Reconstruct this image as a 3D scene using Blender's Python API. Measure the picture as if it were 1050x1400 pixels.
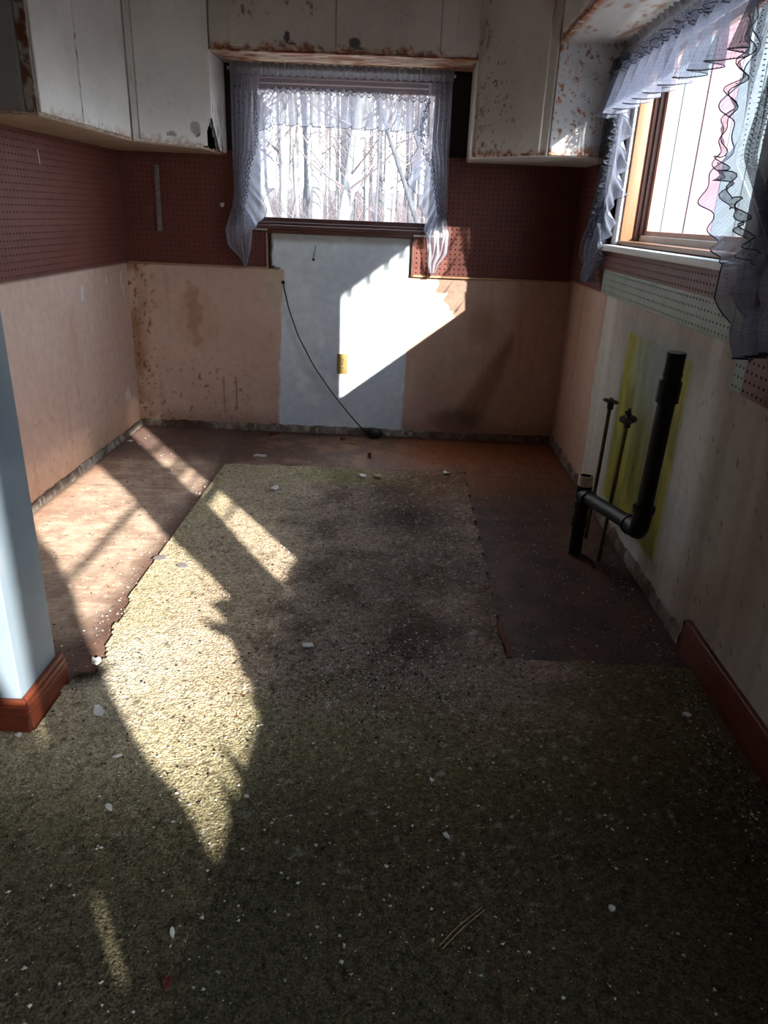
import bpy, math, random
import numpy as np
from mathutils import Vector
random.seed(7); rng=np.random.default_rng(11)
for o in list(bpy.data.objects): bpy.data.objects.remove(o)
S=bpy.context.scene; COL=S.collection
# ------------------------------------------------------------ camera
cam=bpy.data.cameras.new('camera'); co=bpy.data.objects.new('camera',cam); COL.objects.link(co); S.camera=co
cam.sensor_fit='VERTICAL'; cam.sensor_height=24.0; cam.lens=987.3*24.0/1400.0
co.location=(1.500,-4.094,1.199)
from mathutils import Matrix
def cam_rot(yaw,pitch,roll):
    cy,sy=math.cos(yaw),math.sin(yaw); cp,sp=math.cos(pitch),math.sin(pitch)
    f=Vector((-sy*cp,cy*cp,sp)); r=Vector((cy,sy,0)); u=r.cross(f)
    cr,sr=math.cos(roll),math.sin(roll); r2=cr*r+sr*u; u2=-sr*r+cr*u
    return Matrix((r2,u2,-f)).transposed()
co.rotation_euler=cam_rot(math.radians(.679),math.radians(-22.354),math.radians(2.341)).to_euler()
cam.clip_start=.02; cam.clip_end=300
# ------------------------------------------------------------ light
SUN=Vector((-1,1.46,-.76)).normalized()
sl=bpy.data.lights.new('sun','SUN'); sl.energy=12.2; sl.angle=math.radians(.6); sl.color=(1.0,.95,.87)
so=bpy.data.objects.new('sun',sl); COL.objects.link(so); so.rotation_euler=SUN.to_track_quat('-Z','Y').to_euler(); so.location=(8,-8,8)
W=bpy.data.worlds.new('sky'); S.world=W; W.use_nodes=True; wt=W.node_tree; wt.nodes.clear()
wo=wt.nodes.new('ShaderNodeOutputWorld'); bg=wt.nodes.new('ShaderNodeBackground'); tc=wt.nodes.new('ShaderNodeTexCoord')
sp=wt.nodes.new('ShaderNodeSeparateXYZ'); cr=wt.nodes.new('ShaderNodeValToRGB')
wt.links.new(tc.outputs['Generated'],sp.inputs[0]); wt.links.new(sp.outputs['Z'],cr.inputs[0])
cr.color_ramp.elements[0].position=0; cr.color_ramp.elements[0].color=(.90,.94,1,1)
cr.color_ramp.elements[1].position=.7; cr.color_ramp.elements[1].color=(.62,.78,1,1)
wt.links.new(cr.outputs[0],bg.inputs[0]); bg.inputs[1].default_value=4.6; wt.links.new(bg.outputs[0],wo.inputs[0])
S.view_settings.view_transform='Standard'; S.view_settings.look='None'; S.view_settings.gamma=1
S.view_settings.use_curve_mapping=False; S.view_settings.exposure=.9
# ------------------------------------------------------------ noise
def _h(ix,iy,iz,s):
    n=(ix*374761393+iy*668265263+iz*2147483647+s*1274126177)&0xffffffff
    n=((n^(n>>13))*1274126177)&0xffffffff
    return ((n^(n>>16))&0xffff)/65535.0
def vn(P,sc,s=0):
    P=np.asarray(P,float)*np.asarray(sc,float)+1000.5; i=np.floor(P).astype(np.int64); f=P-i; f=f*f*(3-2*f)
    r=0
    for a in (0,1):
        for b in (0,1):
            for c in (0,1):
                w=(f[:,0] if a else 1-f[:,0])*(f[:,1] if b else 1-f[:,1])*(f[:,2] if c else 1-f[:,2])
                r=r+w*_h(i[:,0]+a,i[:,1]+b,i[:,2]+c,s)
    return r
def fb(P,sc,s=0,o=4):
    r=0;t=0;a=1.;sc=np.asarray(sc,float)
    for k in range(o): r=r+a*vn(P,sc*(2**k),s+k*17); t+=a; a*=.55
    return r/t
def sm(x,a,b):
    t=np.clip((x-a)/(b-a),0,1); return t*t*(3-2*t)
def mix(A,B,m):
    A=np.asarray(A,float);B=np.asarray(B,float); m=np.asarray(m)[...,None]
    return A*(1-m)+B*m
def lin(r,g,b):
    return np.array([(c/255/12.92 if c/255<.04045 else ((c/255+.055)/1.055)**2.4) for c in (r,g,b)])
def segd(x,y,ax,ay,bx,by):
    dx,dy=bx-ax,by-ay; t=np.clip(((x-ax)*dx+(y-ay)*dy)/(dx*dx+dy*dy),0,1)
    return np.hypot(x-ax-t*dx,y-ay-t*dy),t
# ------------------------------------------------------------ materials
def newmat(n):
    m=bpy.data.materials.new(n); m.use_nodes=True; nt=m.node_tree; nt.nodes.clear()
    out=nt.nodes.new('ShaderNodeOutputMaterial'); return m,nt,out
def N(nt,t,**k):
    n=nt.nodes.new(t)
    for a,v in k.items():
        if a.startswith('i_'): n.inputs[a[2:].replace('_',' ')].default_value=v
        else: setattr(n,a,v)
    return n
def surf(name,col=None,rough=.7,spec=.3,var=.12,vs=40,bump=.3,bs=120,bd=.001,metal=0,stretch=(1,1,1),rvar=0,speck=0,ss=400):
    """col None: use the mesh's own 'Col' attribute; fine procedural grain on top"""
    m,nt,out=newmat(name); L=nt.links.new
    b=N(nt,'ShaderNodeBsdfPrincipled'); L(b.outputs[0],out.inputs[0])
    b.inputs['Roughness'].default_value=rough; b.inputs['Specular IOR Level'].default_value=spec; b.inputs['Metallic'].default_value=metal
    t=N(nt,'ShaderNodeTexCoord'); mp=N(nt,'ShaderNodeMapping'); mp.inputs['Scale'].default_value=stretch; L(t.outputs['Object'],mp.inputs[0])
    if col is None: c=N(nt,'ShaderNodeAttribute',attribute_name='Col').outputs['Color']
    else:
        q=N(nt,'ShaderNodeRGB'); q.outputs[0].default_value=(*col,1); c=q.outputs[0]
    n=N(nt,'ShaderNodeTexNoise'); n.inputs['Scale'].default_value=vs; n.inputs['Detail'].default_value=5; L(mp.outputs[0],n.inputs[0])
    mr=N(nt,'ShaderNodeMapRange'); mr.inputs[1].default_value=.25; mr.inputs[2].default_value=.75; mr.inputs[3].default_value=1-var; mr.inputs[4].default_value=1+var; L(n.outputs[0],mr.inputs[0])
    v=N(nt,'ShaderNodeVectorMath',operation='SCALE'); L(c,v.inputs[0]); L(mr.outputs[0],v.inputs['Scale']); cc=v.outputs[0]
    if speck:
        n2=N(nt,'ShaderNodeTexNoise'); n2.inputs['Scale'].default_value=ss; n2.inputs['Detail'].default_value=2; L(mp.outputs[0],n2.inputs[0])
        m2=N(nt,'ShaderNodeMapRange'); m2.inputs[1].default_value=.3; m2.inputs[2].default_value=.7; m2.inputs[3].default_value=1-speck; m2.inputs[4].default_value=1+speck; L(n2.outputs[0],m2.inputs[0])
        v2=N(nt,'ShaderNodeVectorMath',operation='SCALE'); L(cc,v2.inputs[0]); L(m2.outputs[0],v2.inputs['Scale']); cc=v2.outputs[0]
    L(cc,b.inputs['Base Color'])
    if bump:
        nb=N(nt,'ShaderNodeTexNoise'); nb.inputs['Scale'].default_value=bs; nb.inputs['Detail'].default_value=4; L(mp.outputs[0],nb.inputs[0])
        bp=N(nt,'ShaderNodeBump'); bp.inputs['Strength'].default_value=bump; bp.inputs['Distance'].default_value=bd; L(nb.outputs[0],bp.inputs['Height']); L(bp.outputs[0],b.inputs['Normal'])
    return m
def fabric(name,opac,col,dots=False,translu=.55,dotcol=(.12,.12,.15)):
    m,nt,out=newmat(name); L=nt.links.new
    tr=N(nt,'ShaderNodeBsdfTransparent'); df=N(nt,'ShaderNodeBsdfDiffuse'); tl=N(nt,'ShaderNodeBsdfTranslucent')
    m1=N(nt,'ShaderNodeMixShader'); m1.inputs[0].default_value=translu; L(df.outputs[0],m1.inputs[1]); L(tl.outputs[0],m1.inputs[2])
    m2=N(nt,'ShaderNodeMixShader'); L(tr.outputs[0],m2.inputs[1]); L(m1.outputs[0],m2.inputs[2]); L(m2.outputs[0],out.inputs[0])
    uv=N(nt,'ShaderNodeTexCoord'); w=N(nt,'ShaderNodeTexNoise'); w.inputs['Scale'].default_value=60; L(uv.outputs['UV'],w.inputs[0])
    mr=N(nt,'ShaderNodeMapRange'); mr.inputs[1].default_value=.3; mr.inputs[2].default_value=.7; mr.inputs[3].default_value=opac-.08; mr.inputs[4].default_value=opac+.08; L(w.outputs[0],mr.inputs[0]); op=mr.outputs[0]
    if dots:
        vo=N(nt,'ShaderNodeTexVoronoi'); vo.inputs['Scale'].default_value=95; vo.inputs['Randomness'].default_value=0; L(uv.outputs['UV'],vo.inputs[0])
        lt=N(nt,'ShaderNodeMath',operation='LESS_THAN'); lt.inputs[1].default_value=.14; L(vo.outputs['Distance'],lt.inputs[0])
        mx=N(nt,'ShaderNodeMath',operation='MAXIMUM'); L(lt.outputs[0],mx.inputs[0]); L(op,mx.inputs[1]); op=mx.outputs[0]
        mc=N(nt,'ShaderNodeMix',data_type='RGBA'); L(lt.outputs[0],mc.inputs[0]); mc.inputs[6].default_value=(*col,1); mc.inputs[7].default_value=(*dotcol,1)
        L(mc.outputs[2],df.inputs[0]); L(mc.outputs[2],tl.inputs[0])
    else:
        df.inputs[0].default_value=(*col,1); tl.inputs[0].default_value=(*col,1)
    L(op,m2.inputs[0]); return m
def glassmat():
    m,nt,out=newmat('pane_glass'); L=nt.links.new
    tr=N(nt,'ShaderNodeBsdfTransparent'); tr.inputs[0].default_value=(.97,.985,.98,1); gl=N(nt,'ShaderNodeBsdfGlossy'); gl.inputs['Roughness'].default_value=.02
    mx=N(nt,'ShaderNodeMixShader'); mx.inputs[0].default_value=.03
    L(tr.outputs[0],mx.inputs[1]); L(gl.outputs[0],mx.inputs[2]); L(mx.outputs[0],out.inputs[0]); return m
M=dict(
 wall=surf('painted_plaster',None,.75,.25,.10,25,.35,90,.0012),
 floor=surf('bare_subfloor',None,.6,.3,.22,60,.5,150,.002,speck=.15,ss=260),
 carpet=surf('dirty_carpet',None,.95,.08,.48,75,1.0,150,.009,speck=.55,ss=210),
 cab=surf('chipped_enamel',None,.45,.35,.05,60,.15,200,.0005),
 under=surf('bare_cabinet_underside',tuple(lin(166,148,130)),.8,.2,.25,14,.3,60,.001,stretch=(1,6,1)),
 peg=surf('brown_hardboard',tuple(lin(102,58,50)),.6,.3,.16,12,.2,300,.0004),
 peg_green=surf('green_grey_hardboard',tuple(lin(138,146,134)),.6,.3,.15,12,.2,300,.0004),
 redwood=surf('stained_red_wood',tuple(lin(102,48,32)),.4,.4,.35,10,.25,60,.001,stretch=(1,1,6)),
 orangewood=surf('varnished_pine',tuple(lin(132,92,66)),.4,.4,.18,8,.1,60,.0005,stretch=(6,6,.6)),
 brownwood=surf('dark_brown_frame',tuple(lin(92,60,52)),.45,.4,.25,12,.1,60,.0005),
 pinkwood=surf('pinkish_sash_wood',tuple(lin(190,150,136)),.5,.3,.15,14,.1,60,.0005),
 white=surf('white_trim_paint',tuple(lin(206,204,200)),.5,.3,.10,20,.2,80,.0008),
 bluewhite=surf('cool_white_paint',None,.5,.3,.05,18,.12,60,.0008),
 black=surf('black_plastic_pipe',(.006,.006,.007),.5,.25,.2,40,.05,200,.0003),
 cap=surf('ivory_pipe_plug',tuple(lin(200,190,168)),.5,.3,.1,40,0),
 copper=surf('tarnished_tube',tuple(lin(92,82,44)),.45,.4,.3,50,.15,200,.0005,metal=.5),
 rustmetal=surf('corroded_disc',tuple(lin(60,48,40)),.6,.4,.3,80,.2,300,.0006,metal=.4),
 brass=surf('brassy_plate',tuple(lin(146,122,70)),.35,.5,.1,30,.05,200,.0003,metal=.3),
 ivory=surf('ivory_receptacle',tuple(lin(128,108,66)),.45,.4,.08,30,0),
 darkhole=surf('dark_opening',(.008,.007,.006),.9,.05,.1,30,0),
 cord=surf('black_cord',(.012,.010,.010),.5,.35,.1,60,0),
 grey=surf('weathered_grey_strip',tuple(lin(120,112,110)),.7,.2,.25,60,.3,200,.0008),
 flake=surf('paint_flake',tuple(lin(214,212,206)),.8,.15,.12,60,.3,200,.0008),
 tan=surf('torn_wood',tuple(lin(172,140,108)),.85,.15,.25,60,.4,150,.001),
 redbit=surf('red_scrap',tuple(lin(92,44,36)),.7,.2,.25,60,.3,150,.001),
 brownbit=surf('brown_scrap',tuple(lin(96,62,44)),.85,.15,.3,60,.4,150,.001),
 crumb=surf('crumbs',None,.9,.1,.15,200,0),
 mortar=surf('broken_mortar',None,.9,.1,.3,50,.6,150,.003),
 sheer=fabric('sheer_curtain',.44,tuple(lin(190,192,204)),False,.5),
 sheer_top=fabric('thin_sheer_top',.34,tuple(lin(170,164,172)),False,.5),
 sheer2=fabric('sheer_flounce',.62,tuple(lin(186,188,200)),False,.5),
 dotted=fabric('dotted_sheer',.48,tuple(lin(132,138,156)),True,.5),
 dotted2=fabric('dotted_flounce',.56,tuple(lin(158,164,184)),True,.5),
 hem=surf('grey_hem_thread',tuple(lin(70,72,84)),.8,.1,.1,50,0),
 gather=fabric('gathered_header',.90,tuple(lin(150,150,158)),False,.35),
 dense=fabric('dense_curtain',.97,(.5,.5,.55),False,.15),
 glass=glassmat(),
 siding=surf('white_siding_boards',tuple(lin(100,109,114)),.6,.2,.04,10,.1,60,.001),
 pinkboard=surf('pink_corner_board',tuple(lin(140,106,114)),.6,.2,.06,10,0),
 ground=surf('leaf_litter',tuple(lin(92,82,80)),.95,.05,.4,3,0),
 bark=surf('pale_bark',tuple(lin(122,120,118)),.9,.05,.45,5,0,stretch=(3,3,1)),
 barkd=surf('grey_bark',tuple(lin(80,80,84)),.9,.05,.35,5,0,stretch=(3,3,1)),
 twig=surf('pale_twigs',tuple(lin(108,98,100)),.9,.05,.2,8,0),
)
# ------------------------------------------------------------ mesh helpers
def mesh(name,V,F,mat,parent=None,cols=None,uv=None,smooth=False):
    V=np.asarray(V,dtype=np.float32); me=bpy.data.meshes.new(name)
    if isinstance(F,np.ndarray):
        nf,k=F.shape; me.vertices.add(len(V)); me.vertices.foreach_set('co',V.ravel())
        me.loops.add(nf*k); me.loops.foreach_set('vertex_index',F.ravel().astype(np.int32))
        me.polygons.add(nf); me.polygons.foreach_set('loop_start',np.arange(0,nf*k,k,dtype=np.int32))
        try: me.polygons.foreach_set('loop_total',np.full(nf,k,dtype=np.int32))
        except Exception: pass
        me.update(calc_edges=True)
    else:
        me.from_pydata(V.tolist(),[],F); me.update()
    if cols is not None:
        a=me.color_attributes.new('Col','FLOAT_COLOR','POINT'); c=np.ones((len(V),4),np.float32); c[:,:3]=np.clip(cols,0,1); a.data.foreach_set('color',c.ravel())
    if uv is not None:
        l=me.uv_layers.new(name='UVMap'); vi=np.empty(len(me.loops),np.int32); me.loops.foreach_get('vertex_index',vi)
        l.data.foreach_set('uv',np.asarray(uv,np.float32)[vi].ravel())
    me.polygons.foreach_set('use_smooth',[True]*len(me.polygons))
    me.validate()
    if not smooth: me.set_sharp_from_angle(angle=math.radians(38))
    me.materials.append(mat)
    o=bpy.data.objects.new(name,me); COL.objects.link(o)
    if parent is not None:
        o.parent=parent; o.matrix_parent_inverse=Matrix.Translation(-Vector(parent.location))
    return o
def thing(name,label,cat,loc=(0,0,0),group=None):
    o=bpy.data.objects.new(name,None); COL.objects.link(o); o.location=loc; o.empty_display_size=.05
    return tag(o,label,cat,group)
def tag(o,label,cat,group=None):
    o['label']=label; o['category']=cat
    if group: o['group']=group
    return o
def struct(o): o['kind']='structure'; return o
def gridF(nu,nv):
    i=np.arange(nu-1)[:,None]*nv+np.arange(nv-1)[None]; i=i.ravel()
    return np.stack([i,i+nv,i+nv+1,i+1],1)
def rbox(lo,hi,r=.002,step=1,B=None,keep=None):
    """rounded, gridded box in a local frame; B=(origin,3x3 rows = local axes)"""
    lo=np.array(lo,float);hi=np.array(hi,float);c=(lo+hi)/2;h=(hi-lo)/2; Vs=[];Fs=[];n0=0; r=min(r,h.min()*.95)
    def ax(k):
        n=max(1,int(math.ceil(2*h[k]/step))); a=np.linspace(-h[k],h[k],n+1)
        if r>0: a=np.unique(np.concatenate([a,[-h[k]+r,h[k]-r,-h[k]+r*.35,h[k]-r*.35]]))
        return a
    for k in range(3):
        a,b=(k+1)%3,(k+2)%3; A,Bv=ax(a),ax(b)
        for s in (-1,1):
            P=np.zeros((len(A),len(Bv),3)); P[...,a]=A[:,None];P[...,b]=Bv[None];P[...,k]=s*h[k]
            F=gridF(len(A),len(Bv)); 
            if s<0: F=F[:,::-1]
            Vs.append(P.reshape(-1,3));Fs.append(F+n0);n0+=P.shape[0]*P.shape[1]
    V=np.concatenate(Vs);F=np.concatenate(Fs)
    if r>0:
        q=np.clip(V,-(h-r),h-r); d=V-q; l=np.linalg.norm(d,axis=1,keepdims=True); V=q+d/np.maximum(l,1e-9)*np.where(l>1e-9,r,0)
    u,inv=np.unique(np.round(V,6),axis=0,return_inverse=True); inv=inv.ravel(); F=inv[F]; V=u
    F=np.array([f for f in F if len(set(f))==4]) if len(F)<400 else F[(F[:,0]!=F[:,1])&(F[:,1]!=F[:,2])&(F[:,2]!=F[:,3])&(F[:,3]!=F[:,0])]
    V=V+c
    if B is not None: V=np.array(B[0])+V@np.array(B[1])
    if keep is not None:
        m=keep(V[F].mean(1)); F=F[m]
    return V,F
def box(name,lo,hi,mat,parent=None,r=.002,step=9,col=None,B=None,keep=None,smooth=False):
    V,F=rbox(lo,hi,r,step,B,keep); return mesh(name,V,F,mat,parent,cols=None if col is None else col(V),smooth=smooth)
def joinvf(L):
    Vs=[];Fs=[];n=0
    for V,F in L: Vs.append(V);Fs.append(F+n);n+=len(V)
    return np.concatenate(Vs),np.concatenate(Fs)
def tube(P,R,n=12,cap=True):
    P=np.array(P,float); R=np.broadcast_to(R,(len(P),)); V=[];F=[]
    T=np.gradient(P,axis=0); T/=np.linalg.norm(T,axis=1,keepdims=True)+1e-12
    ref=np.array([0,0,1.]) if abs(T[0][2])<.9 else np.array([1.,0,0]); nrm=np.cross(T[0],ref);nrm/=np.linalg.norm(nrm)
    a=np.linspace(0,2*np.pi,n,endpoint=False)
    for i in range(len(P)):
        nrm=nrm-T[i]*(nrm@T[i]); nrm/=np.linalg.norm(nrm); b=np.cross(T[i],nrm)
        V.append(P[i]+R[i]*(np.cos(a)[:,None]*nrm+np.sin(a)[:,None]*b))
    V=np.concatenate(V)
    for i in range(len(P)-1):
        for j in range(n): F.append((i*n+j,i*n+(j+1)%n,(i+1)*n+(j+1)%n,(i+1)*n+j))
    if cap:
        m=len(V); V=np.vstack([V,P[0],P[-1]])
        for j in range(0,n,2):
            F.append((m,(j+2)%n,(j+1)%n,j)); k=(len(P)-1)*n; F.append((m+1,k+j,k+(j+1)%n,k+(j+2)%n))
    return V,np.array(F)
def smoothpath(P,n):
    P=np.array(P,float); t=np.concatenate([[0],np.cumsum(np.linalg.norm(np.diff(P,axis=0),axis=1))]); t/=t[-1]
    u=np.linspace(0,1,n); Q=np.stack([np.interp(u,t,P[:,k]) for k in range(P.shape[1])],1)
    for _ in range(max(1,n//12)):
        Q[1:-1]=(Q[:-2]+2*Q[1:-1]+Q[2:])/4
    return Q
def axis(a,b,step,*mk):
    m=sorted(set([a,b]+list(mk))); out=[a]
    for p,q in zip(m[:-1],m[1:]): out+=list(np.linspace(p,q,max(1,int(math.ceil((q-p)/step)))+1)[1:])
    return np.array(out)
XW=2.409; CZ=2.36; YR=-6.2
# ------------------------------------------------------------ floor
def floor_col(P):
    x,y=P[:,0],P[:,1]; n=fb(P,3,1);n2=fb(P,14,2);n3=fb(P,(40,40,1),3)
    ang=fb(P,2,9); sw=fb(np.stack([x*14+18*n,y*80+14*n,0*x],1),1,4)          # trowelled adhesive arcs
    left=mix(lin(186,160,142),lin(158,132,116),sm(n2,.35,.65)); left=mix(left,lin(214,194,166),sm(sw,.5,.75)*.6)
    left=mix(left,lin(150,112,92),sm(np.abs(x-.05),.1,.0)*.6)
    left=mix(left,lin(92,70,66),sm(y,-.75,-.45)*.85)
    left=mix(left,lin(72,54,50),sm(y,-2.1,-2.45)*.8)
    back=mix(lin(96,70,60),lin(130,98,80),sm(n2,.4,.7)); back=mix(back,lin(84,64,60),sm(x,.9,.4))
    org=sm(x+.5*n-.25,1.25,1.75)*sm(y+.3*n-.15,-.75,-.4); back=mix(back,mix(lin(150,84,44),lin(104,58,34),n3),org*.85)
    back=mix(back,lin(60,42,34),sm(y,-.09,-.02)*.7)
    right=mix(lin(92,64,54),lin(66,46,40),sm(n2,.35,.65)); right=mix(right,lin(116,70,44),sm(y+.2*n,-1.0,-.55)*.9)
    c=mix(left,back,sm(x+.05*n2,.55,.68)); c=mix(c,right,sm(x,1.80,1.87)*sm(y,-.45,-.8))
    c=mix(c,lin(36,26,22),sm(n3,.66,.8)*.6)
    s,t=segd(x,y,2.224,-1.518,2.38,-1.15); c=mix(c,mix(lin(128,84,60),lin(70,44,34),n3),sm(s+.05*n3,.14,.06)*.7)
    for (a,b,e,f) in ((.79,0,.77,-.3),(1.86,-.65,2.40,-.66),(0,-1.0,.6,-1.02)):
        s,t=segd(x,y,a,b,e,f); c=mix(c,lin(60,30,26),sm(s,.005,.002)*.6)
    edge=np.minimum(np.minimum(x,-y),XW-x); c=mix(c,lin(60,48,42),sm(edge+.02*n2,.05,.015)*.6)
    return c
X=axis(0,XW,.008); Y=axis(-2.75,0,.008)
P=np.zeros((len(X),len(Y),3)); P[...,0]=X[:,None]; P[...,1]=Y[None]; P=P.reshape(-1,3)
P[:,2]=.0015*(fb(P,6,5)-.5); V1,F1=P,gridF(len(X),len(Y))
V2,F2=rbox((-2.4,YR-.2,-.12),(XW+.15,.15,-.004),0,9)
Vf,Ff=joinvf([(V1,F1),(V2,F2)])
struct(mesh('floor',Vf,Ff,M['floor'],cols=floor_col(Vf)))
# ------------------------------------------------------------ carpet
def carpet_col(P):
    x,y=P[:,0],P[:,1]; n=fb(P,2.2,21);n2=fb(P,10,22);n3=fb(P,60,23,2)
    ol=mix(lin(142,134,104),lin(118,110,80),sm(n,.3,.7)); ol=mix(ol,lin(150,142,112),sm(n2,.5,.75)*.5)
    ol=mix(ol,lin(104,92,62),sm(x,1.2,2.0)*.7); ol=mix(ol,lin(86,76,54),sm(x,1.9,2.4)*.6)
    ol=mix(ol,lin(106,100,88),sm(x,1.9,1.2)*sm(y,-2.95,-3.2)*.4)
    gx=np.abs(x-1.35+.25*(n-.5)*2)/.75; gy=np.abs(y+1.55)/1.15; d=np.maximum(gx,gy)+.35*(n2-.5)
    dirt=mix(lin(152,130,118),lin(112,92,82),sm(n2,.35,.65))
    c=mix(ol,dirt,sm(d,1.0,.65)*.9)
    c=mix(c,lin(128,122,74),sm(np.abs(y+.72+.1*n),.16,.02)*sm(x,1.75,1.2)*.8)
    c=mix(c,lin(112,78,50),sm(y,-1.3,-.9)*sm(x,1.3,1.7)*.6)
    for a,b,rr,k in ((1.58,-1.25,.3,.75),(1.72,-1.7,.32,.5),(1.45,-1.9,.3,.35),(1.5,-.95,.2,.45),(1.6,-2.2,.22,.5)):
        c=mix(c,lin(52,38,34),sm(np.hypot(x-a,y-b)+.22*(n2-.5)+.05*(n3-.5),rr,.03)*k)
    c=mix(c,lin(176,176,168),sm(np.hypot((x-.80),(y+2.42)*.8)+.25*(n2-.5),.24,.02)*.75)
    c=mix(c,lin(206,188,158),sm(x+.25*n2,1.42,1.10)*sm(y,-3.25,-2.7)*.5)  # sunlit brightness of the left side put into the carpet colour
    c=mix(c,lin(86,76,50),sm(y,-2.5,-2.95)*sm(x,.9,1.5)*.85); c=mix(c,lin(64,54,40),sm(y,-2.4,-3.0)*sm(x,1.5,2.3)*.6); c=mix(c,lin(76,70,54),sm(y,-2.7,-3.1)*.7)  # foreground shade put into the carpet colour, deepest towards the front right
    c=mix(c,lin(40,34,30),sm(np.hypot(x-.66,(y+2.45)*1.2)+.1*(n2-.5),.11,.03)*.95)
    c=mix(c,lin(190,184,172),sm(n3,.7,.85)*.5*sm(d,1.6,.9)); c=mix(c,lin(40,34,28),sm(n3,.30,.18)*.55)
    return c
def carpet_in(x,y):
    # worn outline of the cut carpet
    w=.012*np.sin(y*23)+.008*np.sin(y*61+1)
    seam=np.interp(y,[-2.52,-2.44,-2.3,-1.77,-.69],[.66,.705,.69,.62,.598])+w*.6
    kitchen=(x>seam)&(x<1.857+.006*np.sin(y*40))&(y<-.655+.03*(x-.6)+.008*np.sin(x*37))&(y>-2.35)
    front=(y<=-2.29+.006*np.sin(x*31))&((x>seam)|(y<-2.70)|((y<-2.45)&(x>.655)))&(x<2.392)
    return kitchen|front
X=axis(-2.1,2.40,.009); Y=axis(-5.9,-.6,.009)
P=np.zeros((len(X),len(Y),3)); P[...,0]=X[:,None]; P[...,1]=Y[None]; P=P.reshape(-1,3); F=gridF(len(X),len(Y))
Cn=P[F].mean(1); k=carpet_in(Cn[:,0],Cn[:,1])&~((Cn[:,0]<.65)&(Cn[:,1]>-2.70)); F=F[k]
P[:,2]=.008+.0035*fb(P,90,31,2)+.006*(fb(P,8,32)-.5)
u,inv=np.unique(F,return_inverse=True); P=P[u]; F=inv.reshape(F.shape)
# turned-down rim so the carpet has thickness
E={}
for a,b,c,d in F.tolist():
    for e in ((a,b),(b,c),(c,d),(d,a)):
        kk=(min(e),max(e)); E[kk]=None if kk in E else e
rim=[e for e in E.values() if e]; ids=sorted({i for e in rim for i in e}); mp={i:len(P)+j for j,i in enumerate(ids)}
Q=P[ids].copy(); Q[:,2]=.0; F=np.vstack([F,np.array([(e[1],e[0],mp[e[0]],mp[e[1]]) for e in rim])]); P=np.vstack([P,Q])
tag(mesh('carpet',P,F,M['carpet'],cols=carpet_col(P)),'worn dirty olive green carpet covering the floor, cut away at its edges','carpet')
# ------------------------------------------------------------ walls
def walls(name,ax,pos,out,U,V,hole,colf,thick=.12,mat=None,off=0):
    """inner face gridded at coordinate pos on axis ax, body behind it; hole=list of (u0,u1,v0,v1)"""
    a,b=[i for i in range(3) if i!=ax]; P=np.zeros((len(U),len(V),3)); P[...,a]=U[:,None];P[...,b]=V[None];P[...,ax]=pos; P=P.reshape(-1,3)
    F=gridF(len(U),len(V)); C=P[F].mean(1); k=np.ones(len(F),bool)
    for h in hole: k&=~((C[:,a]>h[0])&(C[:,a]<h[1])&(C[:,b]>h[2])&(C[:,b]<h[3]))
    parts=[(P,F[k])]
    us=sorted({U[0],U[-1]}|{q for h in hole for q in h[:2]}); vs=sorted({V[0],V[-1]}|{q for h in hole for q in h[2:]})
    for i in range(len(us)-1):
        for j in range(len(vs)-1):
            cu,cv=(us[i]+us[i+1])/2,(vs[j]+vs[j+1])/2
            if any(h[0]<cu<h[1] and h[2]<cv<h[3] for h in hole): continue
            lo=[0,0,0];hi=[0,0,0]; lo[a],hi[a]=us[i],us[i+1]; lo[b],hi[b]=vs[j],vs[j+1]
            p,q=pos+out*.0012,pos+out*thick; lo[ax],hi[ax]=min(p,q),max(p,q); parts.append(rbox(lo,hi,0,9))
    Vv,Ff=joinvf(parts); return struct(mesh(name,Vv,Ff,mat or M['wall'],cols=colf(Vv)))
TAN=lin(188,158,138)
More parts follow.
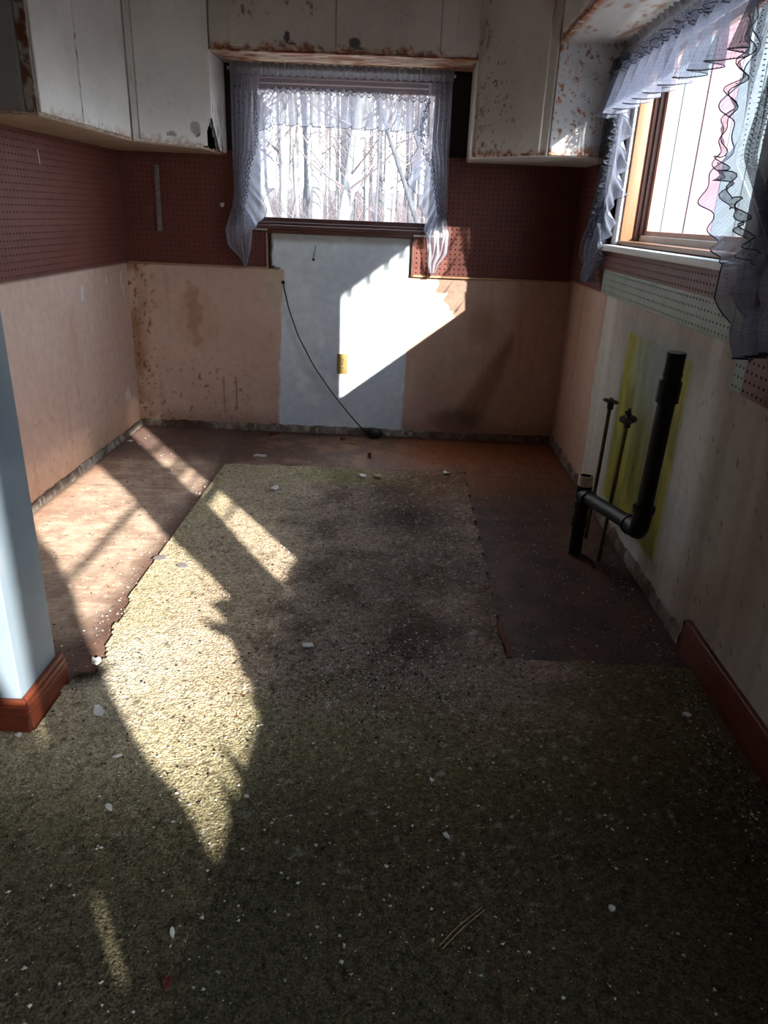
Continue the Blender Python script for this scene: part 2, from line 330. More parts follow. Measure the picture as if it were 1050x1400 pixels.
def back_col(P):
    x,z=P[:,0],P[:,2]; n=fb(P,2.5,41);n2=fb(P,12,42);n3=fb(P,70,43,2)
    st=fb(P*np.array([1,1,.12]),(26,1,26),44)
    c=mix(lin(214,184,166),lin(198,166,150),sm(n,.3,.7)); c=mix(c,lin(176,138,116),sm(st,.55,.8)*.5)
    c=mix(c,lin(150,112,92),sm(x,1.5,1.7)*.35)
    c=mix(c,lin(150,104,66),sm(x+.05*n2,.15,.05)*sm(n2,.35,.65)*.8); c=mix(c,lin(110,64,34),sm(x,.2,.06)*sm(n3,.60,.72)*.9)
    r=np.hypot((x-.37)/.13,(z-.63)/.17)+.25*(n2-.5); c=mix(c,lin(172,132,98),sm(r,1.1,.8)*.28); c=mix(c,lin(150,104,66),sm(np.hypot((x-.35)/.07,(z-.64)/.24)+1.6*(fb(P,30,47)-.5),.8,.4)*.45)
    c=mix(c,lin(104,66,44),sm(n3,.68,.75)*sm(z,.55,.25)*sm(x,1,.4)*.8)
    for a in (.50,.53,.57,.61): c=mix(c,lin(96,70,52),sm(np.abs(x-a-.006*n2),.004,.001)*sm(z,.33,.28)*sm(z,.08,.15)*.7)
    s,t=segd(x,z,2.14,.62,1.93,.16); tri=s+.02*n2; c=mix(c,lin(120,72,46),sm(tri,.02+.05*0,.0)*.7); c=mix(c,lin(128,84,58),sm(s-.06*t,.05,-.01)*.6*sm(x+.43*z,2.42,2.36))
    c=mix(c,lin(134,98,58),sm(np.hypot((x-1.95)/.12,(z-.66)/.15),1,.3)*.4)
    c=mix(c,lin(92,64,46),sm(np.hypot((x-1.85)/.2,(z-.1)/.12)+.6*(n2-.5),1,.4)*.7)
    c=mix(c,lin(206,196,186),sm(n3,.7,.78)*sm(x,2.1,2.3)*sm(z,.75,.5)*.7)
    c=mix(c,lin(208,196,178),sm(n2,.60,.68)*sm(x,2.2,2.4)*.4)
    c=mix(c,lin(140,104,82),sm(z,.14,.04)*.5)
    lb=.835+.04*(n2-.5)-.06*sm(z,.90,.93)-.015*sm(z,.5,.0)+.02*sm(z,.7,.8); rb=1.545+.03*(n2-.5)-.01*sm(z,.9,.0)
    wm=sm(x,lb-.006,lb+.004)*sm(x,rb+.004,rb-.006)
    wc=mix(lin(222,231,238),lin(206,216,226),sm(n,.35,.7)); wc=mix(wc,lin(234,240,243),sm(n2,.5,.7)*.6)
    wc=mix(wc,lin(150,140,128),sm(z+.02*n2,1.045,1.075)*.75)
    c=mix(c,lin(196,180,158),sm(np.abs(x-.81),.05,.03)*sm(z,.6,.8)*.8); c=mix(c,lin(46,30,28),sm(z,.900,.912)); c=mix(c,wc,wm*sm(z,1.16,1.12))  # near-black above the wainscot puts pegboard cavity shade into the wall colour
    return c
BH=(.69,1.66,1.125,1.80)
walls('wall_back',1,0,1,axis(-.12,XW+.12,.009,BH[0],BH[1]),axis(0,CZ,.009,BH[2],BH[3]),[BH],back_col)
def left_col(P):
    y,z=P[:,1],P[:,2]; n=fb(P,2,51);n2=fb(P,11,52);n3=fb(P,70,53,2); st=fb(P*np.array([1,1,.1]),(1,24,24),54)
    c=mix(lin(204,178,166),lin(192,162,148),sm(n,.3,.7)); c=mix(c,lin(178,136,106),sm(st,.55,.8)*.6)
    c=mix(c,lin(190,146,114),sm(z+.1*n,.35,.05)*.6); c=mix(c,lin(150,104,70),sm(st,.68,.78)*sm(z,.6,.3)*.6)
    c=mix(c,lin(120,66,44),sm(n3,.72,.78)*sm(z,.6,.2)*.5)
    for a,b,l in ((-.09,.86,.07),(-.075,.79,.05),(-.60,.83,.05),(-.30,.85,.03)):
        s,t=segd(y,z,a,b,a-.01,b-l); c=mix(c,lin(216,220,224),sm(s+.012*(n2-.5)*2,.009,.004)*.8)
    c=mix(c,lin(208,206,200),sm(np.hypot((y+.16)/.05,(z-.22)/.05)+(n3-.5),.9,.6)*.6)
    return mix(c,lin(46,30,28),sm(z,.900,.912))  # cavity shade behind the left pegboard, also put into the colour
walls('wall_left',0,0,-1,axis(-2.55,0,.009),axis(0,CZ,.009),[],left_col,thick=.10)
def right_col(P):
    y,z=P[:,1],P[:,2]; n=fb(P,2,61);n2=fb(P,12,62);n3=fb(P,70,63,2); st=fb(P*np.array([1,1,.06]),(1,9,9),64); st2=fb(P*np.array([1,1,.08]),(1,30,30),67)
    tan=mix(lin(188,156,136),lin(174,140,120),sm(st,.3,.7)); tan=mix(tan,lin(200,172,152),sm(st2,.6,.8)*.4)
    wh=mix(lin(202,196,186),lin(180,170,158),sm(st,.35,.65)); wh=mix(wh,lin(140,124,108),sm(y,-1.95,-2.3)*.35)
    wh=mix(wh,lin(150,128,110),sm(z+.1*(st-.5),.62,.88)*sm(y,-.8,-1.2)*.7)
    wh=mix(wh,lin(146,126,106),sm(np.abs(y+2.12),.10,.03)*.5); wh=mix(wh,lin(198,194,190),sm(np.abs(y+1.98)+.02*st,.06,.02)*.6)
    # yellow-green painted rectangle with a cool grey halo
    dy=np.abs(y+1.485)-.345; dz=np.abs(z-.465)-.345; dd=np.maximum(dy,dz); 
    wh=mix(wh,lin(136,142,142),sm(dd+.05*n2,.12,.0)*.75)
    sy=fb(P*np.array([1,1,.3]),(1,16,16),68); ye=mix(lin(158,150,50),lin(122,118,56),sm(sy,.35,.65)); gm=sm(np.hypot((y+1.50)/.26,(z-.74)/.42)+1.3*(sy-.5),1.05,.35); ye=mix(ye,lin(136,146,142),gm*.85); ye=mix(ye,lin(158,110,50),sm(y,-1.62,-1.80)*sm(st2,.4,.6)*.7)
    ye=mix(ye,lin(186,184,160),sm(np.abs(dy+.014),.006,.002)*.7)
    wh=mix(wh,ye,sm(dd+.012*(n2-.5),.006,-.004))
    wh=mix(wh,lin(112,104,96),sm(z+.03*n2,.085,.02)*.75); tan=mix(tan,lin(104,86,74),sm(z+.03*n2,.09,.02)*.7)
    c=mix(wh,tan,sm(y+.012*np.sin(z*9),-.745,-.735))
    c=mix(c,lin(90,70,56),sm(n3,.80,.84)*sm(y,-1.8,-2.1)*.8); c=mix(c,lin(46,30,28),sm(z,.908,.914)*sm(y,-2.3,-2.2)+sm(z,.80,.81)*sm(y,-2.2,-2.3))  # last mix puts cavity shade behind the right pegboards into the colour
    return c
WH=(-2.02,-.80,1.13,1.86); WH2=(-5.75,-3.33,.90,2.12)
walls('wall_right',0,XW,1,axis(YR,.12,.010,WH[0],WH[1],WH2[0],WH2[1]),axis(0,CZ,.010,WH[2],WH[3],WH2[2],WH2[3]),[WH,WH2],right_col)
def part_col(P):
    n=fb(P,3,71);n2=fb(P,20,72); c=mix(lin(114,126,138),lin(106,118,130),sm(n,.3,.7)); return mix(c,lin(140,140,140),sm(n2,.72,.8)*.4)
V,F=joinvf([rbox((-2.3,-2.69,0),(.635,-2.505,CZ),.004,.05)])
struct(mesh('wall_partition',V,F,M['bluewhite'],cols=part_col(V)))
plain=lambda P:np.tile(lin(120,104,88),(len(P),1))
walls('wall_rear',1,YR,-1,axis(-2.4,XW+.12,.5),axis(0,CZ,.5),[],plain)
walls('wall_far_left',0,-2.3,-1,axis(YR,-2.69,.5),axis(0,CZ,.5),[],plain)
V,F=rbox((-2.5,YR-.15,CZ),(XW+.15,.15,CZ+.1),0,9); struct(mesh('ceiling',V,F,M['wall'],cols=plain(V)))
# ragged mortar strips where skirting is missing
def mortar_col(P):
    n=fb(P,16,81);n2=fb(P,60,82,2); c=mix(lin(150,142,132),lin(108,94,84),sm(n,.35,.6)); return mix(c,lin(190,184,176),sm(n2,.66,.78)*.8)
def ragged(name,A,Bp,nrm,h0,h1,th,seed,brown=None):
    A=np.array(A,float);Bp=np.array(Bp,float);L=np.linalg.norm(Bp-A);n=int(L/.008); u=np.linspace(0,1,n+1)
    base=A+(Bp-A)*u[:,None]; h=h0+(h1-h0)*fb(base,22,seed); t=th*(.5+fb(base,30,seed+3)); nrm=np.array(nrm,float)
    rows=[base+nrm*t[:,None]*1.15,base+nrm*t[:,None]+np.array([0,0,1])*(h*.55)[:,None],base+nrm*t[:,None]*.7+np.array([0,0,1])*(h*.9)[:,None],base+nrm*.0005+np.array([0,0,1])*h[:,None]]
    V=np.stack(rows,1).reshape(-1,3); F=gridF(n+1,4); c=mortar_col(V)
    if brown is not None: c=mix(c,lin(86,58,46),brown(V)*.8)
    return struct(mesh(name,V,F,M['mortar'],cols=c))
ragged('baseboard_back',(0,0,0),(XW,0,0),(0,-1,0),.026,.055,.010,90,lambda V:sm(fb(V,5,95),.45,.6)*sm(V[:,0],.9,.6)+sm(V[:,0],1.6,1.75)*.7)
ragged('baseboard_left',(0,-2.5,0),(0,0,0),(1,0,0),.026,.05,.012,91)
ragged('trim_1',(XW,-2.15,0),(XW,0,0),(-1,0,0),.02,.075,.008,92,lambda V:V[:,0]*0+.4)
# red-brown wooden skirting
def board(name,lo,hi,mat,side,moulding=True):
    t=box(name,lo,hi,mat,None,r=.003,step=.2); return struct(t)
V,F=joinvf([rbox((XW-.016,-5.9,.0),(XW,-2.19,.115),.004,.3),rbox((XW-.013,-2.19,.0),(XW,-2.172,.10),.003,.3)])
V=V.copy(); e=V[:,1]>-2.25; V[e,2]*=.9+.1*np.sin(V[e,1]*300)
struct(mesh('baseboard_right',V,F,M['redwood']))
V,F=joinvf([rbox((-2.3,-2.706,0),(.652,-2.69,.082),.003,.3),rbox((-2.3,-2.702,.082),(.648,-2.69,.098),.003,.3),rbox((-2.3,-2.709,.062),(.655,-2.70,.068),.002,.3)])
struct(mesh('baseboard_partition',V,F,M['redwood']))
V,F=joinvf([rbox((.635,-2.6895,0),(.652,-2.49,.082),.003,.3),rbox((.635,-2.6895,.082),(.648,-2.492,.098),.003,.3),rbox((.650,-2.7005,.062),(.656,-2.492,.068),.002,.3)])
struct(mesh('trim_2',V,F,M['redwood']))
# ------------------------------------------------------------ pegboards (real holes)
def pegboard(name,O,U,Vv,w,h,mat,label,skip=None,th=.005,r=.0040,pitch=.0254,parent=None):
    O,U,Vv=[np.array(q,float) for q in (O,U,Vv)]; Nn=np.cross(U,Vv)
    nu=max(1,int(round(w/pitch)));nv=max(1,int(round(h/pitch))); pu,pv=w/nu,h/nv
    a=np.arange(8)*math.pi/4; sq=np.array([(1,0),(1,1),(0,1),(-1,1),(-1,0),(-1,-1),(0,-1),(1,-1)])*.5
    Vs=[];Fs=[];n=0
    for i in range(nu):
        for j in range(nv):
            cx,cy=(i+.5)*pu,(j+.5)*pv
            if skip and skip(cx,cy): continue
            o=np.stack([cx+sq[:,0]*pu,cy+sq[:,1]*pv],1); c=np.stack([cx+r*np.cos(a),cy+r*np.sin(a)],1)
            pts=np.vstack([np.c_[o,np.zeros(8)],np.c_[c,np.zeros(8)],np.c_[c,np.full(8,-th)],np.c_[o,np.full(8,-th)]]); Vs.append(pts)
            for k in range(8):
                m=(k+1)%8; Fs+= [(n+k,n+m,n+8+m,n+8+k),(n+8+k,n+8+m,n+16+m,n+16+k)]
            n+=32
    P=np.concatenate(Vs); P3=O+P[:,:1]*U+P[:,1:2]*Vv+P[:,2:]*Nn
    F=np.array(Fs); 
    rim=[]; base=len(P3); C=[(0,0),(w,0),(w,h),(0,h)]; R=[]
    for q in C: R+= [O+q[0]*U+q[1]*Vv, O+q[0]*U+q[1]*Vv-Nn*th]
    if not skip:
        P3=np.vstack([P3,R]); F=np.vstack([F,[(base+2*k,base+2*((k+1)%4),base+2*((k+1)%4)+1,base+2*k+1) for k in range(4)]])
    o=mesh(name,P3,F,mat,parent); 
    if label: tag(o,label,'pegboard')
    return o
G=.014
pegboard('pegboard',(0.016,-G,.915),(1,0,0),(0,0,1),.754,.56,M['peg'],'brown painted pegboard on the back wall left of the curtained window',skip=lambda a,b:(a>.655 and b>.19))
pegboard('pegboard',(1.557,-G,.905),(1,0,0),(0,0,1),.84,.575,M['peg'],'brown painted pegboard on the back wall right of the curtained window',skip=lambda a,b:(a<.115 and b>.20))
pegboard('pegboard',(G,-2.50,.914),(0,1,0),(0,0,1),2.49,.56,M['peg'],'long brown pegboard along the left wall under the white cabinets')
pegboard('pegboard',(XW-G,-.012,.914),(0,-1,0),(0,0,1),.655,.54,M['peg'],'brown pegboard in the right corner between the back wall and the side window')
pegboard('pegboard',(XW-G,-.667,1.012),(0,-1,0),(0,0,1),1.50,.095,M['peg'],'narrow brown pegboard strip just under the side window sill')
pegboard('pegboard',(XW-G,-.68,.912),(0,-1,0),(0,0,1),1.46,.10,M['peg_green'],'pale grey-green pegboard strip under the brown strip below the side window')
pegboard('pegboard',(XW-G,-2.14,.80),(0,-1,0),(0,0,1),.065,.212,M['peg_green'],'short upright scrap of grey-green pegboard below the near curtain')
pegboard('pegboard',(XW-G,-2.205,.80),(0,-1,0),(0,0,1),.90,.60,M['peg'],'brown pegboard on the right wall beside the near edge of the side window')
for lo,hi in (((.772,-G-.001,.905),(1.555,-.001,.912)),):
    pass
t=struct(box('trim_3',(1.557,-G-.004,.896),(XW-.02,-.001,.905),M['tan'],None,.001,.05))
t=struct(box('trim_4',(.016,-G-.002,.909),(.77,-.001,.915),M['tan'],None,.001,.05))
t=struct(box('trim_5',(1.543,-G-.006,.896),(1.556,-.001,1.105),M['brownwood'],None,.001,.05))
t=struct(box('trim_6',(.766,-G-.004,.912),(.774,-.001,1.10),M['tan'],None,.001,.05))
# ------------------------------------------------------------ windows
def frame_rect(pl,u0,u1,v0,v1,w,d0,d1,ax,r=.002):
    a,b=[i for i in range(3) if i!=ax]; L=[]
    for (p0,p1,q0,q1) in ((u0,u1,v0,v0+w),(u0,u1,v1-w,v1),(u0,u0+w,v0+w,v1-w),(u1-w,u1,v0+w,v1-w)):
        lo=[0,0,0];hi=[0,0,0];lo[a],hi[a],lo[b],hi[b],lo[ax],hi[ax]=p0,p1,q0,q1,min(d0,d1),max(d0,d1); L.append(rbox(lo,hi,r,.3))
    return joinvf(L)
# back window
w1=bpy.data.objects.new('window_1',None); COL.objects.link(w1); w1['kind']='structure'; w1.location=(1.17,.05,1.1)
V,F=frame_rect(0,BH[0],BH[1],BH[2],BH[3],.018,0,.12,1); mesh('jamb',V,F,M['brownwood'],w1)
V,F=frame_rect(0,BH[0]+.018,BH[1]-.018,BH[2]+.018,BH[3]-.018,.022,.045,.075,1); mesh('sash',V,F,M['brownwood'],w1)
box('pane',(BH[0]+.036,.058,BH[2]+.036),(BH[1]-.036,.061,BH[3]-.036),M['glass'],w1,0)
box('sill',(.70,-.030,1.108),(1.655,.02,1.128),M['brownwood'],w1,.003,.3)
box('apron',(.745,-.018,1.088),(1.60,0,1.108),M['brownwood'],w1,.003,.3)
V,F=joinvf([rbox((.655,-.022,1.10),(.775,0,1.122),.002,.3),rbox((1.548,-.026,1.098),(1.70,0,1.124),.002,.3)]); mesh('broken_ledge',V,F,M['white'],w1)
V,F=joinvf([rbox((.655,-.016,1.122),(.69,-.001,1.83),.003,.3),rbox((1.66,-.016,1.122),(1.70,-.001,1.83),.003,.3),rbox((.655,-.016,1.80),(1.70,-.001,1.85),.003,.3)]); mesh('casing',V,F,M['brownwood'],w1)
# side window
w2=bpy.data.objects.new('window_2',None); COL.objects.link(w2); w2['kind']='structure'; w2.location=(XW,-1.4,1.1)
y0,y1,z0,z1=WH
def rb(*a): return rbox(a[:3],a[3:],.003,.3)
V,F=joinvf([rb(XW,y1-.012,z0,XW+.055,y1,z1),rb(XW,y0,z0,XW+.055,y0+.012,z1),rb(XW,y0,z1-.012,XW+.055,y1,z1)]); mesh('jamb',V,F,M['orangewood'],w2)
V,F=joinvf([rb(XW+.055,y1-.024,z0,XW+.075,y1,z1),rb(XW+.055,y0,z0,XW+.075,y0+.02,z1)]); mesh('stop',V,F,M['brownwood'],w2)
V,F=frame_rect(0,y0,y1,z0,z1,.03,XW+.075,XW+.12,0); mesh('frame',V,F,M['white'],w2)
V,F=frame_rect(0,y0+.02,y1-.034,z0+.012,z1-.02,.036,XW+.088,XW+.112,0); mesh('sash',V,F,M['pinkwood'],w2)
V,F=rbox((XW+.070,y1-.040,z0+.02),(XW+.088,y1-.030,z1-.02),.001,.3); mesh('track',V,F,M['brownwood'],w2)
box('pane',(XW+.098,y0+.055,z0+.046),(XW+.101,y1-.068,z1-.05),M['glass'],w2,0)
box('stool',(XW-.005,y0,z0-.01),(XW+.08,y1,z0+.006),M['orangewood'],w2,.002,.3)
box('sill',(2.352,-2.13,1.092),(XW,-.69,1.117),M['white'],w2,.006,.3,smooth=False)
V,F=joinvf([rb(XW-.014,-.80,1.117,XW,-.725,1.88),rb(XW-.014,-2.09,1.117,XW,-2.02,1.88),rb(XW-.014,-2.09,1.86,XW,-.725,1.885)]); mesh('casing',V,F,M['white'],w2)
# the next window along the same wall, behind the viewer's right shoulder
w3=bpy.data.objects.new('window_3',None); COL.objects.link(w3); w3['kind']='structure'; w3.location=(XW,-4.3,.9)
V,F=frame_rect(0,WH2[0],WH2[1],WH2[2],WH2[3],.02,XW,XW+.12,0); mesh('frame',V,F,M['white'],w3)
box('pane',(XW+.10,WH2[0]+.02,WH2[2]+.02),(XW+.103,WH2[1]-.02,WH2[3]-.02),M['glass'],w3,0)
box('meeting_rail',(XW-.03,-4.95,1.500),(XW-.012,-3.35,1.520),M['white'],w3,.002,.3)
V,F=joinvf([rb(XW-.03,-3.66,z,XW-.014,-3.40,z+d) for z,d in ((1.635,.014),(1.455,.022),(1.39,.012),(1.285,.045),(1.20,.010))]); mesh('shadow_bars',V,F,M['white'],w3)  # added unseen bars, spaced to break the sun strip on the floor into blocks
box('sill',(XW-.05,WH2[0],.875),(XW+.02,WH2[1],.905),M['white'],w3,.002,.3)
# ------------------------------------------------------------ cabinets
def cabcol(zb,amt=1.,spots=0.,seed=0,up=0,tone=(222,219,213)):
    def f(P):
        n=fb(P,4,100+seed);n2=fb(P,22,101+seed);n3=fb(P,80,102+seed,2); st=fb(P*np.array([1,1,.12]),(40,40,40),103+seed)
        c=mix(lin(*tone),lin(*[t*.93 for t in tone]),sm(n,.3,.7)); h=P[:,2]-zb
        m=sm(h+.05*(n2-.5)*2,.035,.0)*sm(n3,.3,.55); m=np.maximum(m,sm(n3,.69,.76)*sm(n,.45,.75)*.9*amt)
        m=np.maximum(m,sm(st,.72,.80)*sm(n,.4,.6)*.6*amt)
        if spots: m=np.maximum(m,sm(fb(P,95,110+seed,2),.60,.68)*sm(n2+.25*n,.42,.6)*spots)
        r=mix(lin(180,108,54),lin(112,62,36),sm(n3,.4,.7)); return mix(c,r,m*np.clip(amt+spots,0,1))
    return f
ST=.007
# left run
c1=thing('wall_cabinet','long white two-door wall cabinet above the left wall pegboard','cabinet',(0,-1.04,1.455))
box('body',(.002,-1.48,1.458),(.298,-.602,2.35),M['cab'],c1,.004,.012,col=cabcol(1.458,.8,0,1,tone=(196,190,180)))
box('bottom_panel',(.004,-1.478,1.452),(.300,-.604,1.4585),M['under'],c1,.002,.2)
cc=cabcol(1.462,.45,0,2)
def c1c(P):
    c=cc(P); n=fb(P,60,7,2); return mix(c,lin(120,66,36),sm(np.abs(P[:,1]+1.135),.012,.0)*sm(n,.5,.65)*.8)
box('door',(.299,-1.470,1.464),(.308,-1.139,2.34),M['cab'],c1,.003,ST,col=c1c)
box('door',(.299,-1.134,1.464),(.308,-.640,2.34),M['cab'],c1,.003,ST,col=c1c)
box('end_panel',(.012,-1.486,1.462),(.262,-1.480,2.34),M['cab'],c1,.002,.02,col=cabcol(1.462,.3,0,3,tone=(150,146,140)))
def edge_col(P):
    n=fb(P,50,8,3); return mix(lin(170,160,148),lin(104,64,42),sm(n,.42,.62))
box('corner_strip',(.266,-1.487,1.460),(.302,-1.480,2.345),M['cab'],c1,.002,.008,col=edge_col)
# diagonal corner cabinets
def frame2(a,b):
    a=np.array([*a,0.]);b=np.array([*b,0.]);u=(b-a)/np.linalg.norm(b-a);w=np.array([0,0,1.]);n=np.cross(u,w)
    return (a,np.stack([u,n,w])),np.linalg.norm(b-a)   # n points to the room when going left->right seen from the room
def prism(poly,z0,z1):
    n=len(poly);V=[(x,y,z0) for x,y in poly]+[(x,y,z1) for x,y in poly]
    F=[tuple(range(n))[::-1],tuple(range(n,2*n))]+[(i,(i+1)%n,n+(i+1)%n,n+i) for i in range(n)]
    return V,F
c2=thing('corner_cabinet','white diagonal corner cabinet with a rotted hole beside the back window','cabinet',(.2,-.2,1.455))
V,F=prism([(.003,-.003),(.003,-.598),(.296,-.598),(.553,-.315),(.560,-.295),(.560,-.003)],1.60,2.35); mesh('body',V,F,M['cab'],c2,cols=np.tile(lin(196,190,182),(len(V),1)))
V,F=prism([(.003,-.003),(.003,-.598),(.300,-.598),(.545,-.32),(.545,-.003)],1.452,1.462); mesh('bottom_panel',V,F,M['under'],c2)
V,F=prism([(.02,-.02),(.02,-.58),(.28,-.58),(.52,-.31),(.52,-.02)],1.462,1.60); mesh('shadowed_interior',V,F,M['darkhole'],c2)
B,L=frame2((.302,-.602),(.576,-.310))
fr=cabcol(1.46,.5,0,4)
def peelcol(P,base,spots):
    c=base(P); n=fb(P,30,6)
    for (p,rr,kk) in spots:
        d=np.linalg.norm((P-np.array(p))/np.array(rr),axis=1); c=mix(c,lin(*kk),sm(d+.7*(n-.5),1,.85)*.95)
    return c
dcol=lambda P:peelcol(P,fr,[((.52,-.37,1.52),(.02,.02,.022),(60,58,60)),((.515,-.375,1.535),(.03,.03,.03),(150,146,142)),((.43,-.47,1.50),(.03,.03,.012),(140,132,124))])
box('frame',(0,-.012,1.458),(L,0,2.35),M['cab'],c2,.004,ST,col=dcol,B=B,keep=lambda C:~((C[:,2]<1.575-(.57-C[:,0])*2.6)&(C[:,0]>.540)))
box('door',(.030,-.002,1.466),(L-.030,.008,2.34),M['cab'],c2,.003,ST,col=dcol,B=B)
sc=cabcol(1.46,.7,0,5)
box('side_panel',(.561,-.312,1.458),(.576,-.004,2.35),M['cab'],c2,.003,ST,col=lambda P:mix(sc(P),lin(60,50,44),sm(fb(P*np.array([1,1,.25]),50,9,3),.62,.70)*sm(P[:,2],1.75,1.6)),
    keep=lambda C:~((C[:,2]<1.60-(C[:,1]+.312)*.95+.012*np.sin(C[:,1]*170))&(C[:,1]<-.15)))
# frayed splinters at the hole
L_=[]
for k in range(26):
    x=.44+.14*rng.random(); y=-.31+.02*rng.random()+.4*max(0,.56-x)*-1; z=1.452+.012*rng.random()
    if k>16: x=.572; y=-.28+.22*rng.random()
    a=rng.random()*6.28; l=.008+.018*rng.random(); d=np.array([math.cos(a)*l,math.sin(a)*l*.6,-.006-.012*rng.random()]); w=np.array([-d[1],d[0],.003])*.35
    p=np.array([x,y,z]); V=np.array([p,p+w,p+d+w*.4,p+d]); V=np.vstack([V,V+np.array([0,0,.0015])]); L_.append((V,np.array([(0,1,2,3),(7,6,5,4),(0,4,5,1),(1,5,6,2),(2,6,7,3),(3,7,4,0)])))
V,F=joinvf(L_); mesh('splinters',V,F,M['tan'],c2)['kind']='stuff'
c3=thing('corner_cabinet','white diagonal corner cabinet with a rusty bottom edge right of the back window','cabinet',(2.2,-.2,1.46))
P3=[(XW-.003,-.003),(1.803,-.003),(1.803,-.295),(1.812,-.312),(2.093,-.598),(XW-.003,-.598)]
V,F=prism(P3[::-1],1.466,2.35); mesh('body',V,F,M['cab'],c3,cols=np.tile(lin(196,190,182),(len(V),1)))
V,F=prism(P3[::-1],1.459,1.4665); mesh('bottom_panel',V,F,M['white'],c3)
B,L=frame2((1.800,-.303),(2.098,-.606))
fr3=cabcol(1.462,1.,0,14,tone=(212,206,196))
def left_rust(P):
    c=fr3(P); n=fb(P,45,77,3); return mix(c,lin(120,66,40),sm(P[:,0],1.86,1.81)*sm(n,.56,.68)*.9)
box('frame',(-.006,-.012,1.463),(L,0,2.35),M['cab'],c3,.005,ST,col=fr3,B=B)
box('door',(.030,-.002,1.474),(L-.040,.008,2.34),M['cab'],c3,.003,ST,col=left_rust,B=B)
box('side_panel',(1.796,-.306,1.462),(1.806,-.004,2.35),M['cab'],c3,.003,.01,col=fr3)
box('end_panel',(2.104,-.612,1.463),(XW-.004,-.600,2.35),M['cab'],c3,.004,.005,col=cabcol(1.463,.6,.95,15,tone=(214,216,218)))
# header cabinet over the back window
c4=thing('wall_cabinet','shallow white cabinet bridging over the back window with peeled paint curls','cabinet',(1.17,-.15,1.862))
hc=cabcol(1.866,.95,0,21,tone=(212,206,198))
hp=lambda P:peelcol(P,lambda Q:mix(hc(Q),lin(112,62,36),sm(fb(Q,55,23,2),.60,.68)*sm(fb(Q,7,24),.42,.55)*sm(Q[:,0],1.16,1.1)*.8),
   [((.935,-.315,1.918),(.016,.02,.028),(70,72,78)),((.955,-.315,1.893),(.022,.02,.008),(70,72,78)),((1.235,-.315,1.905),(.036,.02,.024),(84,84,88)),((1.255,-.315,1.885),(.03,.02,.010),(110,104,98))])
box('body',(.580,-.300,1.866),(1.800,-.004,2.35),M['cab'],c4,.004,ST*1.3,col=hc)
box('bottom_panel',(.578,-.304,1.858),(1.800,-.006,1.867),M['cab'],c4,.003,.006,col=lambda P:mix(np.tile(lin(190,166,142),(len(P),1)),lin(136,72,38),sm(fb(P*np.array([.3,1,1]),60,25,3),.45,.62)))
box('door',(.672,-.308,1.880),(1.150,-.299,2.34),M['cab'],c4,.003,ST,col=hp)
box('door',(1.155,-.308,1.880),(1.618,-.299,2.34),M['cab'],c4,.003,ST,col=hp)
box('stile',(1.624,-.306,1.876),(1.696,-.299,2.34),M['cab'],c4,.002,ST,col=hc)
# lifted paint curls on the header
def curl(cx,cz,r,a0,a1,nn=14,w=.006):
    a=np.linspace(a0,a1,nn); A=np.stack([cx+r*np.cos(a),np.full(nn,-.309),cz+r*np.sin(a)],1); Bq=A+np.stack([.3*w*np.cos(a),np.full(nn,-w),.3*w*np.sin(a)],1)
    V=np.stack([A,Bq],1).reshape(-1,3); return V,gridF(nn,2)
V,F=joinvf([curl(.86,1.905,.028,.3,3.6),curl(.875,1.90,.014,0,3.3),curl(.832,1.905,.020,2.2,4.4),curl(.90,1.945,.02,-1.3,.6),curl(1.235,1.912,.034,-.2,1.2),curl(1.28,1.89,.02,-1,1),curl(.965,1.91,.022,-1.2,.3)]); mesh('paint_curls',V,F,M['flake'],c4)['kind']='stuff'
# header over the side window
c5=thing('wall_cabinet','white cabinet over the side window with a rust-eaten lower front edge','cabinet',(2.25,-1.5,1.88))
c5c=cabcol(1.885,.5,0,31)
box('body',(2.108,-3.1,1.888),(XW-.004,-.614,2.35),M['cab'],c5,.004,.014,col=lambda P:mix(c5c(P),lin(150,86,46),sm(P[:,0],2.15,2.108)*sm(P[:,2],1.93,1.89)*sm(fb(P,40,33),.3,.5)))
box('bottom_panel',(2.102,-3.1,1.878),(XW-.004,-.614,1.889),M['cab'],c5,.004,.007,col=lambda P:mix(np.tile(lin(206,204,200),(len(P),1)),lin(160,104,64),np.maximum(sm(fb(P*np.array([1,.35,1]),30,34,3),.58,.72)*.8,sm(P[:,0]+.02*fb(P,30,37),2.155,2.12)*sm(fb(P,50,35,2),.3,.5))))
box('door',(2.099,-1.62,1.905),(2.109,-.650,2.34),M['cab'],c5,.003,.01,col=c5c)
box('door',(2.099,-2.60,1.905),(2.109,-1.630,2.34),M['cab'],c5,.003,.02,col=c5c)
L_=[]
for k in range(60):
    y=-.66-.9*rng.random(); x=2.100+.018*rng.random(); z=1.880-.004*rng.random(); l=.006+.016*rng.random(); a=rng.random()*6.28
    p=np.array([x,y,z]); d=np.array([-abs(math.cos(a))*.4*l,math.sin(a)*l,-.3*l*rng.random()+.004]); w=np.array([.004,.002,.002]); V=np.array([p,p+w,p+d+w*.5,p+d]); V=np.vstack([V,V+np.array([0,0,.0015])])
    L_.append((V,np.array([(0,1,2,3),(7,6,5,4),(0,4,5,1),(1,5,6,2),(2,6,7,3),(3,7,4,0)])))
V,F=joinvf(L_); mesh('rust_flakes',V,F,M['brownbit'],c5)['kind']='stuff'
